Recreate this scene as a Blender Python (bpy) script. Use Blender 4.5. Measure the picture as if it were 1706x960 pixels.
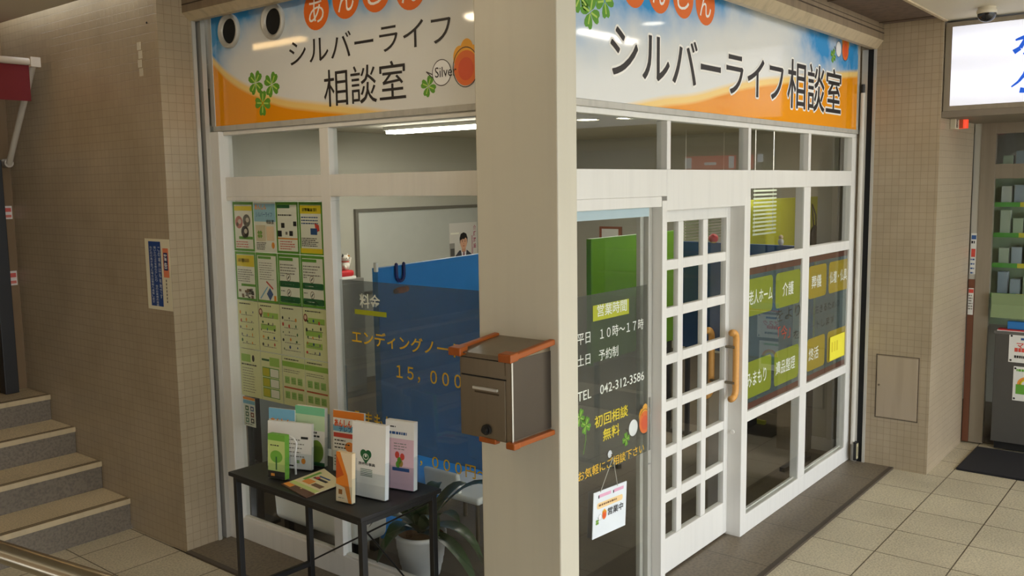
import bpy, bmesh, math, random
from mathutils import Vector, Matrix
random.seed(7)
PI = math.pi
SC = bpy.context.scene
for o in list(bpy.data.objects):
    bpy.data.objects.remove(o)

# ------------------------------------------------------------------ camera
CAM = Vector((-3.018, -2.184, 2.088))
RX = Vector((0.62780, -0.77825, -0.01421)).normalized()
FW = Vector((0.77221, 0.62501, -0.11425)).normalized()
UP = RX.cross(FW).normalized()
RX = FW.cross(UP).normalized()
FPX = 1500.2
cd = bpy.data.cameras.new('camera')
cam = bpy.data.objects.new('camera', cd)
SC.collection.objects.link(cam)
m3 = Matrix((RX, UP, -FW)).transposed()
cam.matrix_world = Matrix.Translation(CAM) @ m3.to_4x4()
cd.sensor_width = 36.0
cd.lens = FPX / 1706 * 36.0
cd.clip_start = 0.02
SC.camera = cam

# ------------------------------------------------------------------ light and exposure
SC.view_settings.view_transform = 'Standard'
SC.view_settings.look = 'None'
SC.view_settings.exposure = 0.25
SC.view_settings.gamma = 1.0
SC.view_settings.use_curve_mapping = False
w = bpy.data.worlds.new('sky'); SC.world = w; w.use_nodes = True
WB = w.node_tree.nodes['Background']
WB.inputs[0].default_value = (0.90, 0.95, 1.0, 1)
WB.inputs[1].default_value = 4.8
CEIL_LAMP = 15.0        # emission of the fluorescent tubes under the passage ceiling
ROOM_LAMP = 34.0       # emission of the tube inside the office
DOWN_LAMP = 14.0
SIGN_LAMP = 0.8
OFFICE = 13.0           # watts of each office lamp

# ------------------------------------------------------------------ helpers
def srgb(r, g, b):
    f = lambda c: (c/255/12.92) if c/255 <= 0.04045 else ((c/255+0.055)/1.055)**2.4
    return (f(r), f(g), f(b), 1)

def ray(px, py):
    return (FW + RX*((px-853)/FPX) + UP*((480-py)/FPX))
def on_a(px, py, x=0.0):          # point of the plane x = const seen in that direction
    d = ray(px, py); t = (x-CAM.x)/d.x; return CAM + d*t
def on_b(px, py, y=0.0):
    d = ray(px, py); t = (y-CAM.y)/d.y; return CAM + d*t
def on_z(px, py, z=0.0):
    d = ray(px, py); t = (z-CAM.z)/d.z; return CAM + d*t
def to_y(P):
    d = Vector(P)-CAM; return 480 - FPX*d.dot(UP)/d.dot(FW)
def top_z(P, py):                 # height above P that appears at row py
    lo, hi = P.z, P.z+2
    for _ in range(40):
        m = (lo+hi)/2
        if to_y((P.x, P.y, m)) > py: lo = m
        else: hi = m
    return lo

MATS = {}
def newmat(name):
    m = bpy.data.materials.new(name); m.use_nodes = True
    nt = m.node_tree
    return m, nt, nt.nodes['Principled BSDF']

def col(r, g, b, rough=0.6, metal=0.0, var=0.06, scale=9.0, spec=0.5):
    """plain coloured surface with a faint procedural mottling"""
    key = (r, g, b, rough, metal, var, scale)
    if key in MATS: return MATS[key]
    m, nt, p = newmat('surface_%d_%d_%d' % (r, g, b))
    tc = nt.nodes.new('ShaderNodeTexCoord'); nz = nt.nodes.new('ShaderNodeTexNoise')
    nz.inputs['Scale'].default_value = scale; nz.inputs['Detail'].default_value = 4
    nt.links.new(tc.outputs['Object'], nz.inputs['Vector'])
    mx = nt.nodes.new('ShaderNodeMix'); mx.data_type = 'RGBA'
    c = srgb(r, g, b)
    mx.inputs[6].default_value = tuple(v*(1-var) for v in c[:3])+(1,)
    mx.inputs[7].default_value = tuple(min(1, v*(1+var)) for v in c[:3])+(1,)
    nt.links.new(nz.outputs['Fac'], mx.inputs[0])
    nt.links.new(mx.outputs[2], p.inputs['Base Color'])
    p.inputs['Roughness'].default_value = rough
    p.inputs['Metallic'].default_value = metal
    p.inputs['Specular IOR Level'].default_value = spec
    MATS[key] = m
    return m

def ink(r, g, b):
    return col(r, g, b, 0.55, 0, 0.03, 20.0)

def glow(r, g, b, s):
    key = ('glow', r, g, b, s)
    if key in MATS: return MATS[key]
    m, nt, p = newmat('lit_lamp')
    p.inputs['Base Color'].default_value = srgb(r, g, b)
    p.inputs['Emission Color'].default_value = srgb(r, g, b)
    p.inputs['Emission Strength'].default_value = s
    MATS[key] = m
    return m

def glass_mat(name, tint=(0.95, 0.96, 0.95), ior=1.45, refl=1.0):
    m = bpy.data.materials.new(name); m.use_nodes = True
    nt = m.node_tree; nt.nodes.clear()
    out = nt.nodes.new('ShaderNodeOutputMaterial')
    tr = nt.nodes.new('ShaderNodeBsdfTransparent'); tr.inputs[0].default_value = tint+(1,)
    gl = nt.nodes.new('ShaderNodeBsdfGlossy'); gl.inputs['Roughness'].default_value = 0.015
    gl.inputs[0].default_value = (refl, refl, refl, 1)
    fr = nt.nodes.new('ShaderNodeFresnel'); fr.inputs[0].default_value = ior
    mx = nt.nodes.new('ShaderNodeMixShader')
    ge = nt.nodes.new('ShaderNodeNewGeometry'); iv = nt.nodes.new('ShaderNodeMath'); iv.operation = 'SUBTRACT'; iv.inputs[0].default_value = 1.0
    nt.links.new(ge.outputs['Backfacing'], iv.inputs[1])
    mu = nt.nodes.new('ShaderNodeMath'); mu.operation = 'MULTIPLY'
    nt.links.new(fr.outputs[0], mu.inputs[0]); nt.links.new(iv.outputs[0], mu.inputs[1])
    nt.links.new(mu.outputs[0], mx.inputs[0]); nt.links.new(tr.outputs[0], mx.inputs[1]); nt.links.new(gl.outputs[0], mx.inputs[2])
    nt.links.new(mx.outputs[0], out.inputs[0])
    return m
GLASS = glass_mat('window_glass')
ACRYL = glass_mat('clear_acrylic', (0.93, 0.95, 0.96))

def film_mat(name, tint, body, opac, u0=0, u1=1, axis=0):
    """smoked translucent film; the tint thins out towards its printed soft edge (local u from u0 to u1)"""
    m = bpy.data.materials.new(name); m.use_nodes = True
    nt = m.node_tree; nt.nodes.clear()
    out = nt.nodes.new('ShaderNodeOutputMaterial')
    tr = nt.nodes.new('ShaderNodeBsdfTransparent')
    df = nt.nodes.new('ShaderNodeBsdfDiffuse'); df.inputs[0].default_value = body+(1,)
    tc = nt.nodes.new('ShaderNodeTexCoord'); sp = nt.nodes.new('ShaderNodeSeparateXYZ')
    nt.links.new(tc.outputs['Object'], sp.inputs[0])
    mr = nt.nodes.new('ShaderNodeMapRange'); mr.interpolation_type = 'SMOOTHSTEP'
    mr.inputs[1].default_value = u0; mr.inputs[2].default_value = u1
    nt.links.new(sp.outputs[axis], mr.inputs[0])
    mc = nt.nodes.new('ShaderNodeMix'); mc.data_type = 'RGBA'
    mc.inputs[6].default_value = (0.8, 0.82, 0.8, 1); mc.inputs[7].default_value = tint+(1,)
    nt.links.new(mr.outputs[0], mc.inputs[0]); nt.links.new(mc.outputs[2], tr.inputs[0])
    mx = nt.nodes.new('ShaderNodeMixShader'); mu = nt.nodes.new('ShaderNodeMath'); mu.operation = 'MULTIPLY_ADD'
    nt.links.new(mr.outputs[0], mu.inputs[0]); mu.inputs[1].default_value = opac-0.3*opac; mu.inputs[2].default_value = 0.3*opac
    nt.links.new(mu.outputs[0], mx.inputs[0]); nt.links.new(tr.outputs[0], mx.inputs[1]); nt.links.new(df.outputs[0], mx.inputs[2])
    nt.links.new(mx.outputs[0], out.inputs[0])
    return m

# ---- text outlines (Blender's built-in font)
TX = {}
def text_geo(s, bold=0.0):
    k = (s, bold)
    if k not in TX:
        c = bpy.data.curves.new('glyphs', 'FONT'); c.body = s; c.offset = bold; c.resolution_u = 3
        o = bpy.data.objects.new('glyphs', c); SC.collection.objects.link(o)
        dg = bpy.context.evaluated_depsgraph_get()
        me = bpy.data.meshes.new_from_object(o.evaluated_get(dg))
        vs = [(v.co.x, v.co.y) for v in me.vertices]; fs = [tuple(p.vertices) for p in me.polygons]
        bpy.data.objects.remove(o); bpy.data.curves.remove(c); bpy.data.meshes.remove(me)
        x0 = min(v[0] for v in vs); x1 = max(v[0] for v in vs); y0 = min(v[1] for v in vs); y1 = max(v[1] for v in vs)
        TX[k] = (vs, fs, (x0, x1, y0, y1))
    return TX[k]

class MB:
    """collects shapes, then links them as one mesh object"""
    def __init__(self): self.v = []; self.f = []; self.mi = []; self.mats = []; self.sm = []
    def m(self, mat):
        if mat not in self.mats: self.mats.append(mat)
        return self.mats.index(mat)
    def add(self, vs, fs, mat, smooth=False):
        b = len(self.v); k = self.m(mat)
        self.v += [tuple(v) for v in vs]
        for f in fs:
            self.f.append(tuple(b+i for i in f)); self.mi.append(k); self.sm.append(smooth)
        return self
    def box(self, x0, x1, y0, y1, z0, z1, mat, M=None):
        vs = [Vector((x, y, z)) for x in (x0, x1) for y in (y0, y1) for z in (z0, z1)]
        if M is not None: vs = [M @ v for v in vs]
        return self.add(vs, [(0,1,3,2), (4,6,7,5), (0,4,5,1), (2,3,7,6), (0,2,6,4), (1,5,7,3)], mat)
    def poly(self, pts, mat, z=0.0):
        pts = [(p[0], p[1], z) if len(p) == 2 else p for p in pts]
        return self.add(pts, [tuple(range(len(pts)))], mat)
    def rect(self, x, y, ww, h, mat, z=0.001):
        return self.poly([(x, y), (x+ww, y), (x+ww, y+h), (x, y+h)], mat, z)
    def disc(self, x, y, rx, ry, mat, z=0.001, n=28):
        return self.poly([(x+rx*math.cos(2*PI*i/n), y+ry*math.sin(2*PI*i/n)) for i in range(n)], mat, z)
    def ring(self, x, y, rx, ry, t, mat, z=0.001, n=28):
        vs = []
        for i in range(n):
            a = 2*PI*i/n; c, s = math.cos(a), math.sin(a)
            vs += [(x+rx*c, y+ry*s, z), (x+(rx-t)*c, y+(ry-t)*s, z)]
        return self.add(vs, [(2*i, (2*i+2) % (2*n), (2*i+3) % (2*n), 2*i+1) for i in range(n)], mat)
    def rrect(self, x, y, ww, h, r, mat, z=0.001):
        pts = []
        for cx, cy, a0 in ((x+ww-r, y+r, -90), (x+ww-r, y+h-r, 0), (x+r, y+h-r, 90), (x+r, y+r, 180)):
            for i in range(6):
                a = math.radians(a0+90*i/5); pts.append((cx+r*math.cos(a), cy+r*math.sin(a)))
        return self.poly(pts, mat, z)
    def line(self, pts, wd, mat, z=0.001):
        for a, b in zip(pts[:-1], pts[1:]):
            dx, dy = b[0]-a[0], b[1]-a[1]; L = math.hypot(dx, dy) or 1
            nx, ny = -dy/L*wd/2, dx/L*wd/2
            self.poly([(a[0]+nx, a[1]+ny), (a[0]-nx, a[1]-ny), (b[0]-nx, b[1]-ny), (b[0]+nx, b[1]+ny)], mat, z)
        return self
    def text(self, s, x, y, ww, h, mat, z=0.001, bold=0.0):
        """text fitted into the box x, y, width, height"""
        b = bold; vs, fs, (x0, x1, y0, y1) = text_geo(s, b)
        _, _, (rx0, rx1, ry0, ry1) = text_geo(s, 0.0)
        sx = ww/(rx1-rx0); sy = h/(ry1-ry0)
        return self.add([(x+(vx-rx0)*sx, y+(vy-ry0)*sy, z) for vx, vy in vs], fs, mat)
    def cyl(self, p0, p1, r, mat, n=16, r1=None, caps=True):
        p0, p1 = Vector(p0), Vector(p1); d = (p1-p0).normalized()
        a = d.orthogonal().normalized(); b = d.cross(a); r1 = r if r1 is None else r1
        vs = []
        for i in range(n):
            t = 2*PI*i/n; o = a*math.cos(t)+b*math.sin(t)
            vs += [p0+o*r, p1+o*r1]
        self.add(vs, [(2*i, (2*i+2) % (2*n), (2*i+3) % (2*n), 2*i+1) for i in range(n)], mat, True)
        if caps:
            self.add([vs[2*i] for i in range(n)], [tuple(reversed(range(n)))], mat)
            self.add([vs[2*i+1] for i in range(n)], [tuple(range(n))], mat)
        return self
    def tube(self, pts, r, mat, n=10):
        pts = [Vector(p) for p in pts]; rings = []
        a = None
        for i, p in enumerate(pts):
            d = (pts[min(i+1, len(pts)-1)]-pts[max(i-1, 0)]).normalized()
            a = d.orthogonal().normalized() if a is None else (a-d*a.dot(d)).normalized()
            b = d.cross(a)
            rings.append([p+(a*math.cos(2*PI*k/n)+b*math.sin(2*PI*k/n))*r for k in range(n)])
        vs = [v for q in rings for v in q]; fs = []
        for i in range(len(pts)-1):
            for k in range(n):
                fs.append((i*n+k, i*n+(k+1) % n, (i+1)*n+(k+1) % n, (i+1)*n+k))
        fs.append(tuple(reversed(range(n)))); fs.append(tuple((len(pts)-1)*n+k for k in range(n)))
        return self.add(vs, fs, mat, True)
    def lathe(self, prof, c, mat, n=24, M=None):
        c = Vector(c); vs = []
        for r, z in prof:
            for k in range(n):
                v = Vector((r*math.cos(2*PI*k/n), r*math.sin(2*PI*k/n), z))
                vs.append(c + (M @ v if M is not None else v))
        fs = [(i*n+k, i*n+(k+1) % n, (i+1)*n+(k+1) % n, (i+1)*n+k) for i in range(len(prof)-1) for k in range(n)]
        return self.add(vs, fs, mat, True)
    def ball(self, c, rx, ry, rz, mat, n=16):
        prof = [(max(1e-4, math.cos(-PI/2+PI*i/n)), math.sin(-PI/2+PI*i/n)) for i in range(n+1)]
        return self.lathe(prof, c, mat, n, Matrix.Diagonal((rx, ry, rz)))
    def prism(self, poly, y0, y1, mat, M=None):
        """poly in x, z swept along y"""
        n = len(poly)
        vs = [Vector((p[0], y0, p[1])) for p in poly]+[Vector((p[0], y1, p[1])) for p in poly]
        if M is not None: vs = [M @ v for v in vs]
        fs = [tuple(range(n)), tuple(reversed(range(n, 2*n)))]+[(i, i+n, (i+1) % n+n, (i+1) % n) for i in range(n)]
        return self.add(vs, fs, mat)
    def build(self, name, parent=None, frame=None, bevel=0, label=None, seg=2):
        me = bpy.data.meshes.new(name); me.from_pydata(self.v, [], self.f); me.update()
        for mt in self.mats: me.materials.append(mt)
        me.polygons.foreach_set('material_index', self.mi)
        me.polygons.foreach_set('use_smooth', self.sm); me.update()
        bm = bmesh.new(); bm.from_mesh(me)
        if any(self.sm) or bevel:
            bmesh.ops.recalc_face_normals(bm, faces=bm.faces)
        bm.to_mesh(me); bm.free()
        o = bpy.data.objects.new(name, me); SC.collection.objects.link(o)
        if frame is not None: o.matrix_world = frame
        if parent is not None:
            o.parent = parent
            if frame is not None: o.matrix_parent_inverse = parent.matrix_world.inverted()
            elif parent.type == 'EMPTY' or parent.matrix_world != Matrix.Identity(4): o.matrix_parent_inverse = parent.matrix_world.inverted()
        if bevel:
            b = o.modifiers.new('bevel', 'BEVEL'); b.width = bevel; b.segments = seg; b.limit_method = 'ANGLE'
        if label: o['label'] = label
        return o

def tag(o, label, cat, group=None, kind=None):
    o['label'] = label; o['category'] = cat
    if group: o['group'] = group
    if kind: o['kind'] = kind
    return o
def struct(o):
    o['kind'] = 'structure'; return o
def thing(name, loc, label, cat, group=None):
    o = bpy.data.objects.new(name, None); SC.collection.objects.link(o)
    o.matrix_world = Matrix.Translation(Vector(loc)); o.empty_display_size = 0.1
    return tag(o, label, cat, group)
def FA(y, z, x):      # upright frame on the left front: u towards the viewer's right (-y), v up, out of the glass -x
    return Matrix(((0, 0, -1, x), (-1, 0, 0, y), (0, 1, 0, z), (0, 0, 0, 1)))
def FB(x, z, y):      # upright frame on the right front: u = +x, v up, out of the glass -y
    return Matrix(((1, 0, 0, x), (0, 0, -1, y), (0, 1, 0, z), (0, 0, 0, 1)))
def FZ(x, y, z, a=0):
    return Matrix.Translation((x, y, z)) @ Matrix.Rotation(a, 4, 'Z')

# ------------------------------------------------------------------ setting materials
def tile_wall_mat():
    m, nt, p = newmat('wall_mosaic_tile')
    tc = nt.nodes.new('ShaderNodeNewGeometry'); sp = nt.nodes.new('ShaderNodeSeparateXYZ')
    nt.links.new(tc.outputs['Position'], sp.inputs[0])
    ad = nt.nodes.new('ShaderNodeMath'); ad.operation = 'ADD'
    nt.links.new(sp.outputs[0], ad.inputs[0]); nt.links.new(sp.outputs[1], ad.inputs[1])
    cb = nt.nodes.new('ShaderNodeCombineXYZ'); nt.links.new(ad.outputs[0], cb.inputs[0]); nt.links.new(sp.outputs[2], cb.inputs[1])
    br = nt.nodes.new('ShaderNodeTexBrick'); br.offset = 0.0; br.squash = 1.0
    br.inputs['Scale'].default_value = 1.0; br.inputs['Brick Width'].default_value = 0.0475; br.inputs['Row Height'].default_value = 0.0475
    br.inputs['Mortar Size'].default_value = 0.0013; br.inputs['Mortar Smooth'].default_value = 0.3
    br.inputs['Color1'].default_value = srgb(168, 152, 127); br.inputs['Color2'].default_value = srgb(172, 156, 131)
    br.inputs['Mortar'].default_value = srgb(140, 123, 99)
    nt.links.new(cb.outputs[0], br.inputs['Vector'])
    # worn dark joints here and there
    nz = nt.nodes.new('ShaderNodeTexNoise'); nz.inputs['Scale'].default_value = 3.0; nz.inputs['Detail'].default_value = 6
    nt.links.new(tc.outputs['Position'], nz.inputs['Vector'])
    mx = nt.nodes.new('ShaderNodeMix'); mx.data_type = 'RGBA'; mx.blend_type = 'MULTIPLY'
    rp = nt.nodes.new('ShaderNodeValToRGB'); rp.color_ramp.elements[0].position = 0.3; rp.color_ramp.elements[0].color = (0.86, 0.85, 0.83, 1)
    rp.color_ramp.elements[1].position = 0.62; rp.color_ramp.elements[1].color = (1, 1, 1, 1)
    nt.links.new(nz.outputs['Fac'], rp.inputs[0])
    mx.inputs[0].default_value = 1.0
    nt.links.new(br.outputs['Color'], mx.inputs[6]); nt.links.new(rp.outputs[0], mx.inputs[7])
    nt.links.new(mx.outputs[2], p.inputs['Base Color'])
    bp = nt.nodes.new('ShaderNodeBump'); bp.inputs['Strength'].default_value = 0.5; bp.inputs['Distance'].default_value = 0.003; bp.invert = True
    nt.links.new(br.outputs['Fac'], bp.inputs['Height']); nt.links.new(bp.outputs[0], p.inputs['Normal'])
    p.inputs['Roughness'].default_value = 0.3
    return m

def floor_mat(name, size, ox, oy, c1, c2, mort, joint=0.004, rough=0.45, speck=90.0):
    m, nt, p = newmat(name)
    g = nt.nodes.new('ShaderNodeNewGeometry'); mp = nt.nodes.new('ShaderNodeMapping')
    mp.inputs['Location'].default_value = (-ox, -oy, 0)
    nt.links.new(g.outputs['Position'], mp.inputs[0])
    br = nt.nodes.new('ShaderNodeTexBrick'); br.offset = 0.0; br.squash = 1.0
    br.inputs['Scale'].default_value = 1.0; br.inputs['Brick Width'].default_value = size[0]; br.inputs['Row Height'].default_value = size[1]
    br.inputs['Mortar Size'].default_value = joint; br.inputs['Mortar Smooth'].default_value = 0.2
    br.inputs['Color1'].default_value = srgb(*c1); br.inputs['Color2'].default_value = srgb(*c2); br.inputs['Mortar'].default_value = srgb(*mort)
    nt.links.new(mp.outputs[0], br.inputs['Vector'])
    nz = nt.nodes.new('ShaderNodeTexNoise'); nz.inputs['Scale'].default_value = speck; nz.inputs['Detail'].default_value = 3
    nt.links.new(g.outputs['Position'], nz.inputs['Vector'])
    n2 = nt.nodes.new('ShaderNodeTexNoise'); n2.inputs['Scale'].default_value = 2.2; n2.inputs['Detail'].default_value = 5
    nt.links.new(g.outputs['Position'], n2.inputs['Vector'])
    def ramp(src, p0, c0, p1, c1_):
        r = nt.nodes.new('ShaderNodeValToRGB'); r.color_ramp.elements[0].position = p0; r.color_ramp.elements[0].color = (c0, c0, c0, 1)
        r.color_ramp.elements[1].position = p1; r.color_ramp.elements[1].color = (c1_, c1_, c1_, 1); nt.links.new(src, r.inputs[0]); return r
    r1 = ramp(nz.outputs['Fac'], 0.36, 0.74, 0.58, 1.04); r2 = ramp(n2.outputs['Fac'], 0.3, 0.86, 0.65, 1.03)
    last = br.outputs['Color']
    for r in (r1, r2):
        mx = nt.nodes.new('ShaderNodeMix'); mx.data_type = 'RGBA'; mx.blend_type = 'MULTIPLY'; mx.inputs[0].default_value = 1.0
        nt.links.new(last, mx.inputs[6]); nt.links.new(r.outputs[0], mx.inputs[7]); last = mx.outputs[2]
    nt.links.new(last, p.inputs['Base Color'])
    p.inputs['Roughness'].default_value = rough
    return m

def streak_mat(name, c, rough=0.4, metal=0.0, stain=0.12):
    """painted or brushed surface with faint vertical runs"""
    m, nt, p = newmat(name)
    tc = nt.nodes.new('ShaderNodeNewGeometry'); mp = nt.nodes.new('ShaderNodeMapping'); mp.inputs['Scale'].default_value = (14, 14, 0.8)
    nt.links.new(tc.outputs['Position'], mp.inputs[0])
    nz = nt.nodes.new('ShaderNodeTexNoise'); nz.inputs['Scale'].default_value = 1.5; nz.inputs['Detail'].default_value = 5
    nt.links.new(mp.outputs[0], nz.inputs['Vector'])
    mx = nt.nodes.new('ShaderNodeMix'); mx.data_type = 'RGBA'
    cc = srgb(*c)
    mx.inputs[6].default_value = tuple(v*(1-stain) for v in cc[:3])+(1,); mx.inputs[7].default_value = cc
    rp = nt.nodes.new('ShaderNodeMapRange'); rp.inputs[1].default_value = 0.3; rp.inputs[2].default_value = 0.55
    nt.links.new(nz.outputs['Fac'], rp.inputs[0]); nt.links.new(rp.outputs[0], mx.inputs[0])
    nt.links.new(mx.outputs[2], p.inputs['Base Color'])
    p.inputs['Roughness'].default_value = rough; p.inputs['Metallic'].default_value = metal
    return m

def wood_mat(name, c1, c2):
    m, nt, p = newmat(name)
    tc = nt.nodes.new('ShaderNodeTexCoord'); mp = nt.nodes.new('ShaderNodeMapping'); mp.inputs['Scale'].default_value = (4, 30, 30)
    nt.links.new(tc.outputs['Object'], mp.inputs[0])
    nz = nt.nodes.new('ShaderNodeTexNoise'); nz.inputs['Scale'].default_value = 3; nz.inputs['Detail'].default_value = 5
    nt.links.new(mp.outputs[0], nz.inputs['Vector'])
    mx = nt.nodes.new('ShaderNodeMix'); mx.data_type = 'RGBA'; mx.inputs[6].default_value = srgb(*c1); mx.inputs[7].default_value = srgb(*c2)
    nt.links.new(nz.outputs['Fac'], mx.inputs[0]); nt.links.new(mx.outputs[2], p.inputs['Base Color'])
    p.inputs['Roughness'].default_value = 0.4
    return m

TILE = tile_wall_mat()
FLOOR = floor_mat('passage_floor_tile', (0.4, 0.4), 3.68, -0.68, (206, 195, 168), (200, 189, 163), (96, 84, 64))
GRANITE = floor_mat('threshold_stone', (0.6, 3.0), 0.3, -2.1, (122, 110, 92), (116, 104, 88), (70, 62, 52), 0.003, 0.5, 60)
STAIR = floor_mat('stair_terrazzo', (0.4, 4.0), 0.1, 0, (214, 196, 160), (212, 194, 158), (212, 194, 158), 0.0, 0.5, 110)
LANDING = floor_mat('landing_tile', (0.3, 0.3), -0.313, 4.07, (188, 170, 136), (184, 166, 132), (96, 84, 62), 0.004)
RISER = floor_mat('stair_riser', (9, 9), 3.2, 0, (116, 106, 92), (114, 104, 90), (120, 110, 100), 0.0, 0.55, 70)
NOSING = streak_mat('stair_nosing', (186, 168, 134), 0.45)
GROOVE_SHADE = col(70, 56, 40, 0.7)
WHITE = streak_mat('white_painted_frame', (224, 222, 216), 0.42, 0, 0.05)
ALU = streak_mat('aluminium', (188, 185, 176), 0.38, 0.15, 0.15)
PILLAR = streak_mat('cream_pillar_paint', (206, 200, 182), 0.42, 0, 0.03)
SHUTTER = streak_mat('shutter_box', (142, 124, 100), 0.5, 0.2, 0.25)
SHUTTERB = streak_mat('shutter_box_lip', (196, 180, 150), 0.45, 0.2, 0.2)
SOFFIT = streak_mat('rusty_soffit', (104, 88, 76), 0.6, 0.1, 0.35)
CEILM = col(200, 192, 172, 0.7, 0, 0.05, 3)
STEEL = streak_mat('brushed_steel', (134, 122, 104), 0.32, 0.8, 0.1)
BLACK = col(24, 24, 25, 0.45, 0, 0.1)
SLOT = col(8, 8, 9, 0.8)
WOOD = wood_mat('oiled_wood', (142, 66, 8), (162, 84, 18))
OAK = wood_mat('oak_handle', (206, 146, 70), (220, 164, 90))
PAPER = col(238, 236, 230, 0.6, 0, 0.03)
INWALL = col(180, 176, 162, 0.75, 0, 0.03)
INFLOOR = floor_mat('office_carpet', (0.5, 0.5), 0, 0, (104, 92, 76), (98, 87, 74), (92, 82, 70), 0.001, 0.8, 200)

# ------------------------------------------------------------------ large structure
ZC = 3.165
b = MB(); b.box(-7.2, 14, -9, 0.6, -0.2, -0.012, FLOOR); b.box(-7.2, -0.31, 0.6, 3.09, -0.2, -0.012, FLOOR); b.box(-0.32, 0.0, 0.6, 2.6, -0.2, -0.012, FLOOR)
struct(b.build('floor'))
b = MB(); b.box(-40, 60, -40, -9, -0.3, -0.03, col(150, 148, 142, 0.9, 0, 0.1, 1.0)); struct(b.build('ground'))
# stone threshold strips in front of both fronts, with a darker rounded edge
b = MB()
b.box(-0.30, 3.667, -0.295, 0.12, -0.012, 0.0, GRANITE); b.box(-0.295, 0.12, 0.12, 2.457, -0.012, 0.0, GRANITE)
EDGE = col(72, 62, 52, 0.5)
b.box(-0.325, 3.667, -0.325, -0.295, -0.012, 0.001, EDGE); b.box(-0.325, -0.295, -0.295, 2.452, -0.012, 0.001, EDGE)
struct(b.build('trim_1'))
# passage ceiling, soffit in front of the shutters
b = MB(); b.box(-7.2, -0.45, -6, 9, ZC, ZC+0.3, CEILM); b.box(-0.45, 14, -6, -0.56, ZC-0.02, ZC+0.3, CEILM)
struct(b.build('ceiling'))
b = MB(); b.box(-0.45, 3.667, -0.56, -0.16, ZC, ZC+0.1, SOFFIT); b.box(-0.45, -0.16, -0.16, 2.45, ZC, ZC+0.1, SOFFIT)
for k in range(5): b.box(-0.45+k*1.0, -0.44+k*1.0, -0.54, -0.16, ZC-0.006, ZC, col(84, 70, 60, 0.6))
b.box(-0.45, 3.66, -0.575, -0.555, ZC-0.03, ZC+0.02, SHUTTERB)
struct(b.build('trim_2'))
# tiled walls
b = MB(); b.box(-0.313, -0.13, 2.457, 4.44, -0.1, ZC+0.2, TILE); b.box(-0.13, 0.0, 2.6, 4.44, -0.1, ZC+0.2, TILE); b.box(-0.13, -0.11, 2.457, 2.6, -0.1, ZC+0.2, TILE)
WL = struct(b.build('wall_left'))
b = MB(); b.box(3.667, 4.67, -0.55, 0.095, -0.1, ZC+0.2, TILE)
WR = struct(b.build('wall_right'))
# cream corner pillar
b = MB(); b.box(-0.162, -0.029, -0.109, 0.311, -0.012, ZC, PILLAR); struct(b.build('wall_pillar', bevel=0.006))
b = MB(); b.box(-0.028, 0.10, 0.0, 0.38, 0.0, ZC, WHITE); struct(b.build('trim_3'))
# office shell
b = MB(); b.box(0.125, 7.2, 0.125, 5.4, -0.15, 0.0, INFLOOR); struct(b.build('office_floor'))
b = MB(); b.box(0.0, 7.2, 0.1, 5.4, 2.66, 2.8, col(206, 200, 186, 0.8, 0, 0.04, 30)); struct(b.build('office_ceiling'))
b = MB(); b.box(-0.1, 7.2, 5.2, 5.4, 0, 2.7, INWALL); struct(b.build('wall_back'))
b = MB(); b.box(7.0, 7.2, 0.1, 5.2, 0, 2.7, INWALL); struct(b.build('wall_east'))
b = MB(); b.box(0.0, 0.1, 2.6, 5.2, 0, 2.7, INWALL); struct(b.build('wall_west'))
b = MB(); b.box(4.085, 7.2, 0.1, 0.2, 0, 2.7, INWALL); struct(b.build('wall_south'))
b = MB(); b.box(0.0, 3.667, 0.02, 0.12, 2.46, ZC+0.2, INWALL); b.box(0.02, 0.12, 0.12, 2.6, 2.46, ZC+0.2, INWALL); struct(b.build('bulkhead_wall'))
# unseen wall added behind the viewer: blocks daylight, its brown warms the bounce
b = MB(); b.box(-7.2, -7.0, -9, 9, -0.2, ZC+0.2, col(112, 92, 64, 0.7)); struct(b.build('wall_light_block'))

# shutter housings over both fronts
b = MB(); b.box(-0.16, -0.02, 0.31, 2.457, 3.06, ZC+0.1, SHUTTER); b.box(-0.165, -0.16, 0.31, 2.45, 3.10, 3.105, GROOVE_SHADE)
b.prism([(-0.16, 3.06), (-0.115, 3.022), (-0.08, 3.022), (-0.06, 3.06)], 0.31, 2.47, SHUTTERB); struct(b.build('trim_4'))
b = MB(); b.box(-0.029, 3.667, -0.16, -0.02, 3.055, ZC+0.1, SHUTTER); b.box(-0.02, 3.66, -0.165, -0.16, 3.10, 3.106, GROOVE_SHADE); b.box(-0.02, 3.66, -0.163, -0.16, 3.13, 3.133, GROOVE_SHADE)
M90 = Matrix(((0, 1, 0, 0), (1, 0, 0, 0), (0, 0, 1, 0), (0, 0, 0, 1)))
b.prism([(-0.16, 3.055), (-0.115, 3.0), (-0.08, 3.0), (-0.06, 3.055)], -0.029, 3.70, SHUTTERB, M90); struct(b.build('trim_5'))
# shutter guide rails with their dark slots
b = MB(); b.box(-0.11, -0.088, 2.446, 2.6, 0, 3.06, ALU); b.box(-0.058, -0.03, 2.446, 2.6, 0, 3.06, ALU); b.box(-0.088, -0.058, 2.49, 2.6, 0, 3.06, SLOT)
struct(b.build('trim_6'))
b = MB(); b.box(3.655, 3.68, -0.118, -0.1, 0, 3.0, ALU); b.box(3.655, 3.68, -0.06, -0.02, 0, 3.0, ALU); b.box(3.69, 3.70, -0.12, 0, 0, 3.0, SLOT); b.box(3.661, 3.69, -0.1, -0.06, 0, 3.0, SLOT)
struct(b.build('trim_7'))

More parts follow.
